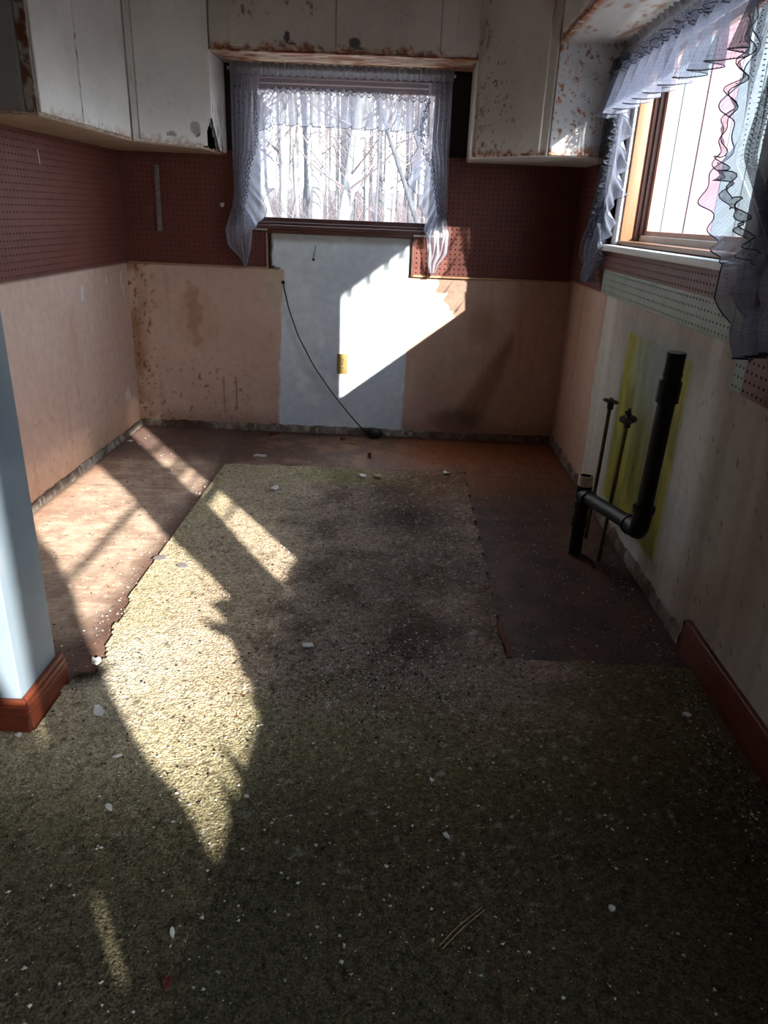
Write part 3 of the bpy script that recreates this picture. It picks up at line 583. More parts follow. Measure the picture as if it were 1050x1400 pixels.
# ------------------------------------------------------------ curtains
def sheet(name,fn,nu,nv,mat,parent,su=1.,sv=1.):
    u=np.linspace(0,1,nu);v=np.linspace(0,1,nv);U,Vv=np.meshgrid(u,v,indexing='ij'); P=fn(U.ravel(),Vv.ravel())
    return mesh(name,P,gridF(nu,nv),mat,parent,uv=np.stack([U.ravel()*su,Vv.ravel()*sv],1),smooth=True)
def pl(pts,v):
    pts=np.array(pts,float); d=np.concatenate([[0],np.cumsum(np.linalg.norm(np.diff(pts,axis=0),axis=1))]); d/=d[-1]
    return np.stack([np.interp(v,d,pts[:,k]) for k in range(pts.shape[1])],1)
def smpts(pts,n=60,it=3):
    q=pl(pts,np.linspace(0,1,n))
    for _ in range(it): q[1:-1]=(q[:-2]+2*q[1:-1]+q[2:])/4
    return q
def hem(name,P,parent,r=.0013,mat=None): 
    V,F=tube(P,r,5,False); return mesh(name,V,F,mat or M['hem'],parent,smooth=True)
class Cloth:
    """curtain drawn in (a,z): a runs along the window, depth d towards the room"""
    def __init__(s,to3,root,m1,m2): s.t=to3;s.r=root;s.m1=m1;s.m2=m2
    def ruled(s,name,A,Bb,depth,mat,nu=40,nv=60,waves=0,su=.3,sv=.8,ph=0.,along=False,taper=False,zig=0.):
        A=smpts(A);Bb=smpts(Bb)
        def fn(u,v):
            a=pl(A,v);b=pl(Bb,v); q=a*(1-u[:,None])+b*u[:,None]
            w=v if along else u; t=(u if taper else 1)
            d=depth*np.sin(w*waves*2*np.pi+ph+1.5*np.sin(v*4+ph))*t*.5+depth*.35*np.sin(w*waves*4.3*np.pi+2*ph+v*3)*t
            q=q.copy()
            if zig: q[:,0]+=zig*np.cos(w*waves*2*np.pi+ph)*u; 
            return s.t(q[:,0],q[:,1],d+.02*(u*0))
        o=sheet(name,fn,nu,nv,mat,s.r,su,sv); s.fn=fn; return o
    def edge(s,name,side='u1',n=240,r=.0013):
        t=np.linspace(0,1,n); one=np.ones(n)
        P={'u1':lambda:s.fn(one,t),'v1':lambda:s.fn(t,one),'u0':lambda:s.fn(0*one,t)}[side](); return hem(name,P,s.r,r)
    def ruche(s,name,L,w=.018,waves=24,amp=.010,off=.02,mat=None):
        L=smpts(L,200,2)
        def fn(u,v):
            q=pl(L,v); d=off+amp*np.sin(v*waves*2*np.pi+u*.8); 
            T=np.gradient(L,axis=0); T/=np.linalg.norm(T,axis=1,keepdims=True)+1e-9
            tx=np.interp(v,np.linspace(0,1,len(L)),T[:,0]);tz=np.interp(v,np.linspace(0,1,len(L)),T[:,1])
            k=(u-.5)*w+ .35*w*np.sin(v*waves*2*np.pi*.7+1); return s.t(q[:,0]-tz*k,q[:,1]+tx*k,d+.006*np.abs(u-.5)*4*np.cos(v*waves*6.28*1.3))
        s.fn=fn; sheet(name,fn,5,waves*10,mat or s.m2,s.r,.02,.6)
        t=np.linspace(0,1,waves*10)
        hem(name+'_edge',fn(0*t+1,t),s.r,.0014); hem(name+'_edge',fn(0*t,t),s.r,.0014)
# ---- back window curtain
k1=thing('curtain','grey ruffled tieback curtain hanging over the back window','curtain',(1.17,-.05,1.83))
C=Cloth(lambda a,z,d:np.stack([a,-.058-d,z],1),k1,M['sheer'],M['sheer2'])
V,F=tube([(.60,-.045,1.832),(1.715,-.045,1.832)],.007,10); mesh('curtain_rod',V,F,M['white'],k1,smooth=True)
def hd(u,v): 
    z=1.856-.052*v+.003*np.sin(u*170); return np.stack([.612+1.094*u,-.052-.010*np.abs(np.sin(u*95*np.pi))*(.5+.8*np.abs(v-.5)*2)-.004*np.sin(u*260),z],1)
sheet('header',hd,420,7,M['gather'],k1,1.1,.05)
C.ruled('valance_top',[(.640,1.806),(1.690,1.800)],[(.640,1.738),(1.690,1.722)],.010,M['sheer_top'],8,300,40,.1,1.1,along=True)
# left panel
C.ruled('panel',[(.618,1.806),(.62,1.5),(.618,1.3),(.60,1.18),(.585,1.12)],[(.757,1.806),(.755,1.69),(.728,1.478),(.689,1.39),(.657,1.19),(.64,1.12)],.030,M['sheer'],60,60,5,.3,.8)
C.ruled('tail',[(.60,1.20),(.565,1.10),(.575,1.02),(.63,.96),(.655,.914)],[(.665,1.20),(.70,1.16),(.70,1.08),(.69,1.0),(.668,.914)],.022,M['sheer2'],40,40,2.5,.2,.3); C.edge('hem','u0'); C.edge('hem','u1')
C.ruled('flounce',[(.755,1.695),(.745,1.60),(.728,1.478),(.70,1.40),(.68,1.28),(.655,1.19)],[(.80,1.66),(.826,1.592),(.80,1.52),(.812,1.44),(.818,1.317),(.775,1.25),(.768,1.151),(.70,1.10)],.022,M['sheer2'],30,120,5,.1,.7,along=True,taper=True,zig=.010); C.edge('hem')
C.ruche('ruffle',[(.757,1.70),(.745,1.60),(.728,1.478),(.695,1.40),(.68,1.28),(.650,1.17)],.014,26,.006,.012,M['sheer2'])
# right panel
C.ruled('panel',[(1.701,1.800),(1.705,1.5),(1.712,1.3),(1.715,1.2),(1.70,1.14)],[(1.585,1.800),(1.588,1.715),(1.575,1.556),(1.62,1.438),(1.655,1.222),(1.665,1.14)],.030,M['sheer'],60,60,5,.3,.8,ph=1)
C.ruled('flounce',[(1.588,1.715),(1.565,1.60),(1.580,1.50),(1.623,1.438),(1.645,1.33),(1.668,1.20)],[(1.55,1.66),(1.53,1.62),(1.535,1.50),(1.503,1.373),(1.545,1.30),(1.590,1.22),(1.599,1.159),(1.625,1.09)],.022,M['sheer2'],30,120,5,.1,.7,ph=2,along=True,taper=True,zig=-.010); C.edge('hem')
C.ruled('tail',[(1.645,1.20),(1.61,1.12),(1.622,1.05),(1.628,.966),(1.645,.918)],[(1.705,1.22),(1.735,1.12),(1.728,1.02),(1.69,.97),(1.675,.918)],.022,M['sheer2'],40,40,2.5,.2,.3,ph=1); C.edge('hem','u0'); C.edge('hem','u1'); C.edge('hem','v1')
C.ruche('ruffle',[(1.588,1.72),(1.562,1.60),(1.578,1.50),(1.623,1.438),(1.645,1.33),(1.675,1.22),(1.708,1.20)],.014,26,.006,.012,M['sheer2'])
# valance flounce
def vfl(y0,sign,x0,x1,ztop,zbot,waves,A):
    def fn(u,v):
        x=x0+(x1-x0)*u; ph=u*waves*2*np.pi; zt=ztop(u); zb=zbot(u)+.006*np.cos(ph)
        z=zt+(zb-zt)*v; d=A*(.35+.75*v)*(np.sin(ph+.5*np.sin(u*9))+.45*np.sin(2*ph+.8))
        return np.stack([x+.012*np.cos(ph)*v,-y0-d*1.0,z],1)
    return fn
f=vfl(.082,1,.745,1.590,lambda u:1.738-.02*u-.03*np.clip(.06-u,0,1)/.06,lambda u:1.596-.012*u-.045*np.clip(.10-u,0,1)/.1-.02*np.clip(u-.92,0,1)/.08,13,.028)
sheet('valance_flounce',f,420,16,M['sheer2'],k1,1.6,.14); t=np.linspace(0,1,420); hem('hem',f(t,0*t+1),k1,.0014)
C.ruche('valance_ruffle',[(.745,1.70),(.775,1.728),(.83,1.742),(1.0,1.742),(1.2,1.740),(1.4,1.730),(1.595,1.722)],.018,34,.009,.026,M['sheer2'])
# ---- side window curtain
k2=thing('curtain','dotted blue-grey ruffled tieback curtain hanging over the side window','curtain',(2.35,-1.4,1.86))
C=Cloth(lambda a,z,d:np.stack([2.350-d,a,z],1),k2,M['dotted'],M['dotted2'])
V,F=tube([(2.375,-.62,1.852),(2.375,-2.75,1.852)],.007,10); mesh('curtain_rod',V,F,M['white'],k2,smooth=True)
def hd2(u,v):
    return np.stack([2.366-.014*np.abs(np.sin(u*80*np.pi))*(.4+1.2*np.abs(v-.5)*2)-.004*np.sin(u*230),-.622-2.1*u,1.876-.052*v+.004*np.sin(u*300)],1)
sheet('header',hd2,700,7,M['gather'],k2,2.1,.05)
C.ruled('valance_top',[(-.65,1.826),(-2.70,1.826)],[(-.65,1.745),(-2.70,1.745)],.014,M['dotted'],8,400,55,.1,2.1,along=True)
def f2(u,v):
    y=-.70-1.38*u; ph=u*10.5*2*np.pi+.6*np.sin(u*17); zt=1.755+0*u; zb=1.598+.008*np.cos(ph)-.02*np.sin(u*6)*0
    z=zt+(zb-zt)*v; d=.032*(.2+.8*v)*(np.sin(ph)+.3*np.sin(2*ph+.8))
    return np.stack([2.312-d-.018*v,y+.030*np.cos(ph)*v,z],1)
sheet('valance_flounce',f2,520,16,M['dotted2'],k2,2.2,.16); t=np.linspace(0,1,520); hem('hem',f2(t,0*t+1),k2,.0015)
C.ruche('valance_ruffle',[(-.70,1.70),(-.74,1.742),(-.85,1.757),(-1.4,1.760),(-1.95,1.758)],.022,36,.012,.036,M['dotted2'])
C.ruled('panel',[(-.625,1.826),(-.625,1.5),(-.60,1.30),(-.56,1.15)],[(-.78,1.826),(-.80,1.60),(-.76,1.40),(-.70,1.15)],.040,M['dotted'],50,60,5,.3,.8)
C.ruled('flounce',[(-.76,1.70),(-.80,1.58),(-.76,1.42),(-.70,1.28),(-.66,1.15),(-.62,1.10)],[(-.86,1.62),(-.93,1.50),(-.90,1.42),(-.97,1.33),(-.88,1.28),(-.86,1.18),(-.78,1.10),(-.72,1.04)],.030,M['dotted2'],30,120,5,.15,.7,along=True,taper=True,zig=.012); C.edge('hem')
C.ruled('tail',[(-.60,1.20),(-.50,1.12),(-.49,1.06),(-.56,1.0),(-.60,.95)],[(-.72,1.20),(-.74,1.12),(-.70,1.05),(-.65,1.0),(-.62,.95)],.040,M['dotted2'],40,40,2.5,.25,.3); C.edge('hem','u0'); C.edge('hem','u1')
C.ruche('ruffle',[(-.76,1.70),(-.79,1.58),(-.75,1.42),(-.69,1.28),(-.64,1.14)],.018,20,.008,.024,M['dotted2'])
# near panel
C.ruled('panel',[(-2.75,1.826),(-2.74,1.5),(-2.70,1.3),(-2.62,1.13)],[(-1.96,1.826),(-2.0,1.72),(-2.0,1.50),(-1.99,1.36),(-2.11,1.285),(-2.33,1.13)],.034,M['dotted'],140,80,6,.8,.8,ph=2)
C.ruled('flounce',[(-2.02,1.73),(-2.03,1.62),(-1.99,1.46),(-1.99,1.36),(-2.10,1.285),(-2.22,1.22),(-2.33,1.13)],[(-1.98,1.66),(-1.90,1.56),(-1.865,1.50),(-1.94,1.44),(-1.86,1.34),(-1.825,1.27),(-1.90,1.235),(-1.865,1.20),(-1.98,1.14),(-2.12,1.10),(-2.10,1.03)],.030,M['dotted2'],36,160,4,.18,.9,ph=1,along=True,taper=True,zig=.006); C.edge('hem',r=.0018)
C.ruled('tail',[(-2.12,1.12),(-2.10,1.03),(-2.18,.985),(-2.22,.95),(-2.265,.900)],[(-2.50,1.18),(-2.48,1.08),(-2.45,1.0),(-2.43,.955),(-2.42,.945)],.040,M['dotted2'],60,40,3,.35,.3,ph=.6); C.edge('hem','u0',r=.0018); C.edge('hem','v1',r=.0018)
C.ruche('ruffle',[(-2.02,1.74),(-2.04,1.62),(-2.00,1.48),(-1.985,1.36),(-2.07,1.31),(-2.12,1.26),(-2.20,1.235),(-2.24,1.17),(-2.33,1.13)],.026,11,.010,.045,M['dotted2'])
# ---- curtains on the window behind the viewer's shoulder: closed panels with a gap that lets the sun in
k3=thing('curtain','heavy grey curtain drawn across the near side window','curtain',(2.36,-4.3,2.1))
def inpoly(x,y,poly):
    c=np.zeros(len(x),bool); n=len(poly)
    for i in range(n):
        x0,y0_=poly[i];x1,y1_=poly[(i+1)%n]
        if y0_==y1_: continue
        m=((y0_>y)!=(y1_>y))&(x<(x1-x0)*(y-y0_)/(y1_-y0_)+x0); c^=m
    return c
def drape(name,poly,step=.008):
    pa=np.array(poly); Yy=np.arange(pa[:,0].min(),pa[:,0].max()+step,step);Z=np.arange(pa[:,1].min(),pa[:,1].max()+step,step)
    P=np.zeros((len(Yy),len(Z),3));P[...,1]=Yy[:,None];P[...,2]=Z[None];P=P.reshape(-1,3);P[:,0]=2.36+.006*np.sin(P[:,1]*110)
    F=gridF(len(Yy),len(Z));Cc=P[F].mean(1);F=F[inpoly(Cc[:,1],Cc[:,2],poly)]
    u,inv=np.unique(F,return_inverse=True); return mesh(name,P[u],inv.reshape(F.shape),M['dense'],k3,uv=P[u][:,1:],smooth=True)
drape('panel',[(-3.62,2.14),(-3.62,1.35),(-3.68,.97),(-3.66,.78),(-4.72,.80),(-4.74,.880),(-4.66,.888),(-4.60,.955),(-4.585,.885),(-4.52,.955),(-4.50,.88),(-4.36,.880),(-4.27,.945),(-4.20,1.015),(-4.285,1.112),(-4.14,1.045),(-4.165,1.11),(-4.02,1.06),(-4.05,1.21),(-4.08,1.45),(-4.13,1.78),(-4.13,2.14)])
drape('panel',[(-4.85,2.14),(-4.846,1.77),(-4.787,1.585),(-4.787,1.449),(-4.82,1.29),(-4.843,1.2),(-4.826,1.12),(-4.797,1.04),(-4.77,.956),(-4.74,.78),(-5.145,.78),(-5.15,2.14)])
drape('panel',[(-5.285,2.14),(-5.275,1.55),(-5.25,1.42),(-5.156,1.38),(-5.151,1.1),(-5.150,.98),(-5.13,.96),(-5.13,.78),(-5.95,.78),(-5.95,2.14)])
drape('panel',[(-3.05,2.14),(-3.05,.78),(-3.455,.78),(-3.44,1.1),(-3.45,2.14)])
drape('panel',[(-3.40,.78),(-3.40,.93),(-3.67,.945),(-3.67,.78)])
drape('valance',[(-3.05,2.14),(-3.05,1.80),(-4.1,1.77),(-4.87,1.79),(-4.87,2.14)])
V,F=tube([(2.37,-3.25,2.14),(2.37,-6.0,2.14)],.01,10); mesh('curtain_rod',V,F,M['white'],k3)
# ------------------------------------------------------------ drain and water pipes
p1=thing('drain_pipe','black plastic drain pipe with an upright riser and ivory plug beside the yellow wall patch','pipe',(2.222,-1.518,0))
def tb(name,P,R,mat,n=20,par=p1): V,F=tube(P,R,n); return mesh(name,V,F,mat,par,smooth=False)
A=np.array([2.222,-1.518,0]);
V,F=tube([A+(0,0,.0),A+(0,0,.13)],.0245,24); mesh('stub',V,F,M['black'],p1)
V,F=joinvf([tube([A+(0,0,.118),A+(0,0,.122),A+(0,0,.158),A+(0,0,.162)],[.028,.031,.031,.028],24),tube([A+(0,0,.16),A+(0,0,.20)],.0275,24),tube([A+(0,0,.196),A+(0,0,.20),A+(0,0,.226),A+(0,0,.23)],[.028,.0315,.0315,.028],24)]); mesh('coupling',V,F,M['black'],p1)
V,F=tube([A+(0,0,.225),A+(0,0,.285)],.0285,24); mesh('tee',V,F,M['black'],p1)
V,F=tube([A+(0,0,.283),A+(0,0,.287),A+(0,0,.322),A+(0,0,.325),A+(0,0,.325),A+(0,0,.312)],[.024,.0275,.0275,.0265,.020,.0195],24); mesh('plug',V,F,M['cap'],p1)
T0=A+np.array([0,0,.245]); E0=np.array([2.245,-2.045,.345])
el=smoothpath([T0,T0+(.002,-.03,.006),T0+(.003,-.07,.012)],10); V,F=joinvf([tube(el,.029,20),tube([el[-1]-(0,-.004,0),el[-1]+(0,-.008,0)],.032,20)]); mesh('elbow',V,F,M['black'],p1,smooth=False)
V,F=tube([el[-1]+(0,.01,0),E0+(0,.03,-.006)],.0243,20); mesh('branch',V,F,M['black'],p1)
R0=np.array([2.247,-2.085,.40])
el=smoothpath([E0+(0,.045,-.010),E0+(0,.02,-.005),E0+(.001,-.03,.0),(2.247,-2.082,.372),(2.247,-2.085,.40),(2.247,-2.086,.425)],16)
V,F=joinvf([tube(el,.0285,20),tube([el[0]+(0,.006,-.001),el[0]-(0,.012,-.002)],.0325,20),tube([el[-1]-(0,0,.014),el[-1]+(0,0,.004)],.0325,20)]); mesh('elbow',V,F,M['black'],p1)
V,F=tube([R0,(2.25,-2.100,.80)],.0243,20); mesh('riser',V,F,M['black'],p1)
V,F=joinvf([tube([(2.249,-2.097,.745),(2.249,-2.097,.748),(2.25,-2.099,.805),(2.25,-2.099,.808)],[.028,.0315,.0315,.028],24)]); mesh('coupling',V,F,M['black'],p1)
V,F=joinvf([tube([(2.25,-2.099,.80),(2.2505,-2.101,.885),(2.2505,-2.101,.885),(2.2505,-2.101,.865)],[.0262,.0262,.022,.021],24),tube([(2.25,-2.1,.822),(2.25,-2.1,.828)],.028,24)]); mesh('open_end',V,F,M['black'],p1)
def supply(label,base,top,bend,tilt,nut):
    t=thing('water_pipe',label,'pipe',(*base,0),'water pipes standing by the yellow wall patch'); b=np.array([*base,0.]);tp=np.array(top,float)
    P=smoothpath([b,b+(tp-b)*.5+bend,tp],16); V,F=tube(P,.0075,10); mesh('tube',V,F,M['copper'],t,smooth=True)
    c=tp-(0,0,.012); n=np.array(tilt,float);n/=np.linalg.norm(n)
    V,F=tube([c-n*.004,c-n*.003,c+n*.001,c+n*.004],[.016,.031,.030,.012],24); mesh('escutcheon',V,F,M['rustmetal'],t,smooth=False)
    V,F=tube([tp-(0,0,.045),tp-(0,0,.043),tp-(0,0,.018)],[.009,.0125,.0125],6); mesh('nut',V,F,M['rustmetal'],t)
    if nut:
        V,F=joinvf([tube([tp,tp+(0,0,.010),tp+(0,0,.010),tp+(0,0,.026)],[.011,.011,.006,.006],8),tube([tp+(-.014,0,.012),tp+(.006,0,.016)],.005,8)]); mesh('valve_stub',V,F,M['rustmetal'],t)
supply('thin tarnished water pipe nearest the back wall, topped by a flat disc',(2.301,-1.361),(2.319,-1.35,.585),(.006,.012,0),(.12,-.05,1),False)
supply('thin tarnished water pipe nearer the drain riser with a stub above its tilted disc',(2.303,-1.571),(2.330,-1.55,.568),(.0,.0,0),(-.2,-.25,1),True)
# ------------------------------------------------------------ outlet, wires, wall bits
o1=thing('electrical_outlet','brassy duplex outlet plate on the white patch of the back wall','outlet',(1.181,0,.41))
box('cover_plate',(1.152,-.006,.354),(1.210,-.0005,.466),M['brass'],o1,.003,.05)
for zc in (.434,.386):
    V,F=tube([(1.181,-.005,zc),(1.181,-.0085,zc),(1.181,-.009,zc)],[.017,.017,.0155],20); r_=mesh('receptacle',V,F,M['ivory'],o1)
    L_=[rbox((1.1725,-.0098,zc-.002),(1.1745,-.0088,zc+.008),0,1),rbox((1.1865,-.0098,zc-.002),(1.1885,-.0088,zc+.007),0,1)]; V,F=joinvf(L_); mesh('slots',V,F,M['darkhole'],r_)
V,F=tube([(1.181,-.006,.410),(1.181,-.0085,.410)],.0035,10); mesh('screw',V,F,M['rustmetal'],o1)
cb=thing('electric_cord','black cord drooping from a hole in the back wall down to the floor','cord',(1.37,-.05,0))
pts=[(.852,.004,.838),(.853,-.014,.836),(.862,-.020,.80),(.885,-.024,.70),(.935,-.026,.56),(1.02,-.028,.40),(1.12,-.032,.26),(1.22,-.040,.14),(1.30,-.048,.055),(1.345,-.055,.022),(1.37,-.058,.018)]
V,F=tube(smoothpath(pts,70),.0036,8); mesh('cable',V,F,M['cord'],cb,smooth=True)
V,F=joinvf([tube(smoothpath([(1.335,-.064,.032),(1.36,-.070,.036),(1.39,-.070,.034),(1.425,-.064,.028)],12),[.010,.018,.026,.029,.030,.030,.028,.026,.027,.024,.018,.010],12),tube(smoothpath([(1.41,-.055,.018),(1.44,-.06,.022),(1.445,-.075,.010)],8),.004,6),tube([(1.385,-.075,.008),(1.40,-.07,.02)],.008,8)]); mesh('plug',V,F,M['cord'],cb)
V,F=tube([(.852,-.0003,.838),(.852,-.0015,.838)],.010,16); struct(mesh('wall_hole',V,F,M['darkhole'])); bpy.data.objects['wall_hole'].name='trim_7'
V,F=joinvf([tube(smoothpath([(1.027,-.001,1.035),(1.030,-.008,1.02),(1.022,-.010,.99),(1.018,-.006,.965)],14),.0016,6),tube([(1.018,-.004,.967),(1.018,-.008,.958)],.006,8)])
tag(mesh('wire_stub',V,F,M['cord']),'short thin wire stub poking from the white wall under the back window','wire')
B=((.199,-G-.001,1.075),np.array([[1,0,0],[0,-1,0],[0,0,1.]])@np.eye(3)); an=math.radians(-1.0)
B=(np.array([.203,-G-.002,1.075]),np.array([[math.cos(an),0,math.sin(an)],[0,-1,0],[-math.sin(an),0,math.cos(an)]]))
m_=thing('metal_strip','narrow grey strip fixed upright on the pegboard left of the back window','strip',(.203,-G,1.075)); box('strip',(-.011,0,0),(.013,.006,.318),M['grey'],m_,.001,.05,B=B)
V,F=tube([(.012,-G,1.09),(.012,-G-.010,1.09)],.0035,8)
o2=thing('outlet_cover','brown painted-over outlet cover on the left pegboard of the back wall','outlet',(.14,-G,1.16)); box('cover_plate',(.105,-G-.005,1.09),(.172,-G-.0005,1.205),M['peg'],o2,.002,.1)
for zc in (1.172,1.124):
    V,F=tube([(.139,-G-.004,zc),(.139,-G-.007,zc)],.016,16); mesh('receptacle',V,F,M['peg'],o2)
o3=tag(box('pencil_mark',(0,0,0),(.004,.004,.055),M['white'],None,.001,.02),'small pale splinter stuck upright on the left wall pegboard','splinter'); o3.name='splinter'; o3.location=(G+.001,-.905,1.335); o3.rotation_euler=(.12,0,0)
# fabric flap shadows on wall come from the curtain itself; small torn scrap on left pegboard
def chip(name,label,cat,x,y,z,sx,sy,mat,seed,rot=0,th=.003,group=None,wall=None,curlz=.3):
    r=np.random.default_rng(seed); n=9; a=np.linspace(0,2*np.pi,n,endpoint=False)+r.random(n)*.35; R=.65+.5*r.random(n)
    ring=np.stack([np.cos(a)*R*sx/2,np.sin(a)*R*sy/2],1); c,s=math.cos(rot),math.sin(rot); ring=ring@np.array([[c,s],[-s,c]])
    zz=curlz*(np.abs(ring[:,0])+np.abs(ring[:,1]))*r.random(n); top=np.c_[ring*.96,zz+th]; bot=np.c_[ring,zz]; V=np.vstack([top,bot,[0,0,th*1.1],[0,0,0]])
    F=[(i,(i+1)%n,2*n) for i in range(n)]+[((i+1)%n+n,i+n,2*n+1) for i in range(n)]+[(i,i+n,(i+1)%n+n,(i+1)%n) for i in range(n)]
    if wall=='back': V=np.stack([V[:,0],-V[:,2],V[:,1]],1)
    me=bpy.data.meshes.new(name); me.from_pydata(V.tolist(),[],F); me.materials.append(mat); o=bpy.data.objects.new(name,me); COL.objects.link(o); o.location=(x,y,z)
    return tag(o,label,cat,group)
chip('paint_flake','white paint chip stuck to the pegboard just left of the back window curtain','paint chip',.542,-G-.001,1.216,.022,.026,M['flake'],5,wall='back')
Cz=.0125
items=[
 ('paint_flake','pale half-moon paint flake on the carpet in the middle of the room','paint chip',1.268,-2.275,.045,.022,'flake',.1),
 ('paint_flake','large pale flake on the carpet in front of the partition corner','paint chip',.785,-2.622,.028,.040,'flake',.4),
 ('paint_flake','thin white flake at the very front left of the carpet','paint chip',1.147,-3.209,.022,.010,'flake',.1),
 ('paint_flake','pale flake on the carpet left of the sunlit tip','paint chip',.929,-2.932,.022,.012,'flake',.4),
 ('paint_flake','pale elongated flake on the carpet between the big flake and the sun patch','paint chip',.89,-2.774,.022,.009,'flake',0),
 ('paint_flake','white flake at the pointed end of the curtain shadow in the sun patch','paint chip',1.212,-2.88,.010,.012,'flake',.2),
 ('paint_flake','small white curled flake on the dark carpet right of centre','paint chip',1.644,-2.964,.022,.010,'flake',.7),
 ('paint_flake','tiny round white flake on the dark carpet right of centre','paint chip',1.619,-2.806,.012,.012,'flake',.7),
 ('paint_flake','square white flake on the carpet near the right skirting board','paint chip',2.297,-2.52,.020,.022,'flake',.2),
 ('paint_flake','white crumpled flake at the back edge of the carpet, right side','paint chip',1.764,-.669,.050,.040,'flake',.5),
 ('paint_flake','grey flake on the green back left part of the carpet','paint chip',.954,-.99,.035,.060,'flake',.2),
 ('plaster_chunk','flat grey-tan chunk lying at the back edge of the carpet','plaster',1.35,-.77,.034,.050,'flake',0),
 ('wood_scrap','flat tan scrap beside the grey chunk at the back edge of the carpet','scrap',1.425,-.765,.055,.045,'tan',0),
 ('wood_scrap','small upright brown block on the bare floor below the white wall patch','scrap',1.366,-.418,.022,.024,'brownbit',0),
 ('wood_scrap','curled thin pale strip on the bare floor near the left of the carpet edge','scrap',.80,-.50,.075,.012,'flake',.2),
 ('red_scrap','flattened dark red scrap on the floor against the back wall','scrap',.80,-.075,.085,.035,'redbit',0),
 ('red_scrap','small dark red scrap on the floor under the hanging cord','scrap',1.20,-.12,.04,.035,'redbit',0),
 ('wood_scrap','orange-brown bit beside the small red scrap near the back wall','scrap',1.262,-.19,.045,.012,'tan',0),
 ('paint_flake','white flake on the bare floor against the left wall','paint chip',.05,-.33,.035,.02,'flake',.3),
 ('plaster_chunk','white crumbly clump on the dark stain beside the partition corner','plaster',.690,-2.40,.022,.026,'flake',.6),
 ('paint_flake','white flake lying against the corner of the red skirting','paint chip',.632,-2.722,.016,.018,'flake',.8),
 ('tape_scrap','grey square scrap on the sunlit bare floor at the carpet seam','scrap',.665,-1.745,.05,.05,'grey',0),
 ('tape_scrap','grey square scrap on the sunlit carpet beside the seam','scrap',.76,-1.80,.035,.05,'grey',0),
 ('reddish_leaf','small reddish leaf scrap on the carpet at the front edge','leaf',1.165,-3.30,.022,.018,'redbit',.5),
 ('paint_flake','pale flake on the far right front of the dark carpet','paint chip',1.945,-3.113,.012,.016,'flake',.3),
]
for i,(nm,lb,ct,x,y,sx,sy,mt,cz) in enumerate(items):
    on=carpet_in(np.array([x]),np.array([y]))[0]
    th=.004 if 'flake' in nm else .010; th=.022 if 'upright' in lb else (.002 if 'square scrap' in lb else th)
    chip(nm,lb,ct,x,y,Cz+.0005 if on else .0015,sx,sy,M[mt],50+i,rot=i*.9,th=th,curlz=cz)
st=thing('wood_strip','thin weathered wood sliver lying along the right carpet edge','scrap',(1.862,-2.19,.005)); V,F=rbox((1.852,-2.29,.012),(1.870,-2.09,.018),.002,.03); V=V.copy(); V[:,0]+=.006*np.sin(V[:,1]*30); mesh('strip',V,F,M['brownbit'],st)
V,F=joinvf([tube(smoothpath([(1.618,-3.205,.0135),(1.655,-3.165,.015),(1.700,-3.125,.0135)],10),.0008,5),tube(smoothpath([(1.624,-3.210,.0135),(1.662,-3.169,.015),(1.706,-3.129,.0135)],10),.0008,5)])
tag(mesh('straw',V,F,M['tan']),'pair of thin pale straws lying on the dark carpet near the front','straw')
# crumbs of plaster, dirt and paint: uncountable
def crumbs(name,n,label,cat):
    x=rng.normal(1.35,.42,n);y=rng.normal(-2.0,.75,n); m=int(n*.35); x[:m]=rng.uniform(.1,2.35,m); y[:m]=rng.uniform(-3.6,-.15,m)
    q=int(n*.12); x[-q:]=rng.normal(1.55,.16,q); y[-q:]=rng.normal(-2.42,.12,q); q2=int(n*.08); x[-q-q2:-q]=2.37-np.abs(rng.normal(0,.05,q2)); y[-q-q2:-q]=rng.uniform(-3.2,-1.4,q2)
    k=(x>.03)&(x<2.38)&(y<-.03)&(y>-3.7)&~((x<.67)&(y<-2.46)); x=x[k];y=y[k];n=len(x)
    on=carpet_in(x,y); z=np.where(on,.0115,.001); s=.0011+.0035*rng.random(n)**4; a=rng.random((n,4))*.8+np.arange(4)*1.57
    rr=s[:,None]*(.6+.8*rng.random((n,4))); V=np.zeros((n,5,3)); V[:,:4,0]=x[:,None]+rr*np.cos(a);V[:,:4,1]=y[:,None]+rr*np.sin(a);V[:,:4,2]=z[:,None]+s[:,None]*.5*rng.random((n,4)); V[:,4,0]=x;V[:,4,1]=y;V[:,4,2]=z+s*.9
    b=np.arange(n)[:,None]*5; F=np.concatenate([b+np.array([[i,(i+1)%4,4]]) for i in range(4)])
    pal=np.array([lin(206,202,196),lin(172,160,146),lin(128,104,84),lin(60,46,38),lin(36,30,26),lin(120,84,58)]); w=np.array([.24,.20,.20,.20,.06,.10]); c=pal[rng.choice(6,n,p=w)]
    o=mesh(name,V.reshape(-1,3),F,M['crumb'],cols=np.repeat(c,5,0)); o['kind']='stuff'; return tag(o,label,cat)
crumbs('debris_crumbs',26000,'scattered crumbs of plaster, paint and dirt all over the floor and carpet','debris')
# curled vinyl crack by the drain and soil around pipe feet
V,F=tube(smoothpath([(2.25,-1.53,.004),(2.262,-1.56,.006),(2.275,-1.60,.004),(2.27,-1.64,.003)],12),.004,6); tag(mesh('wire_scrap',V,F,M['cord']),'short dark curled strip on the floor at the foot of the drain pipe','scrap')
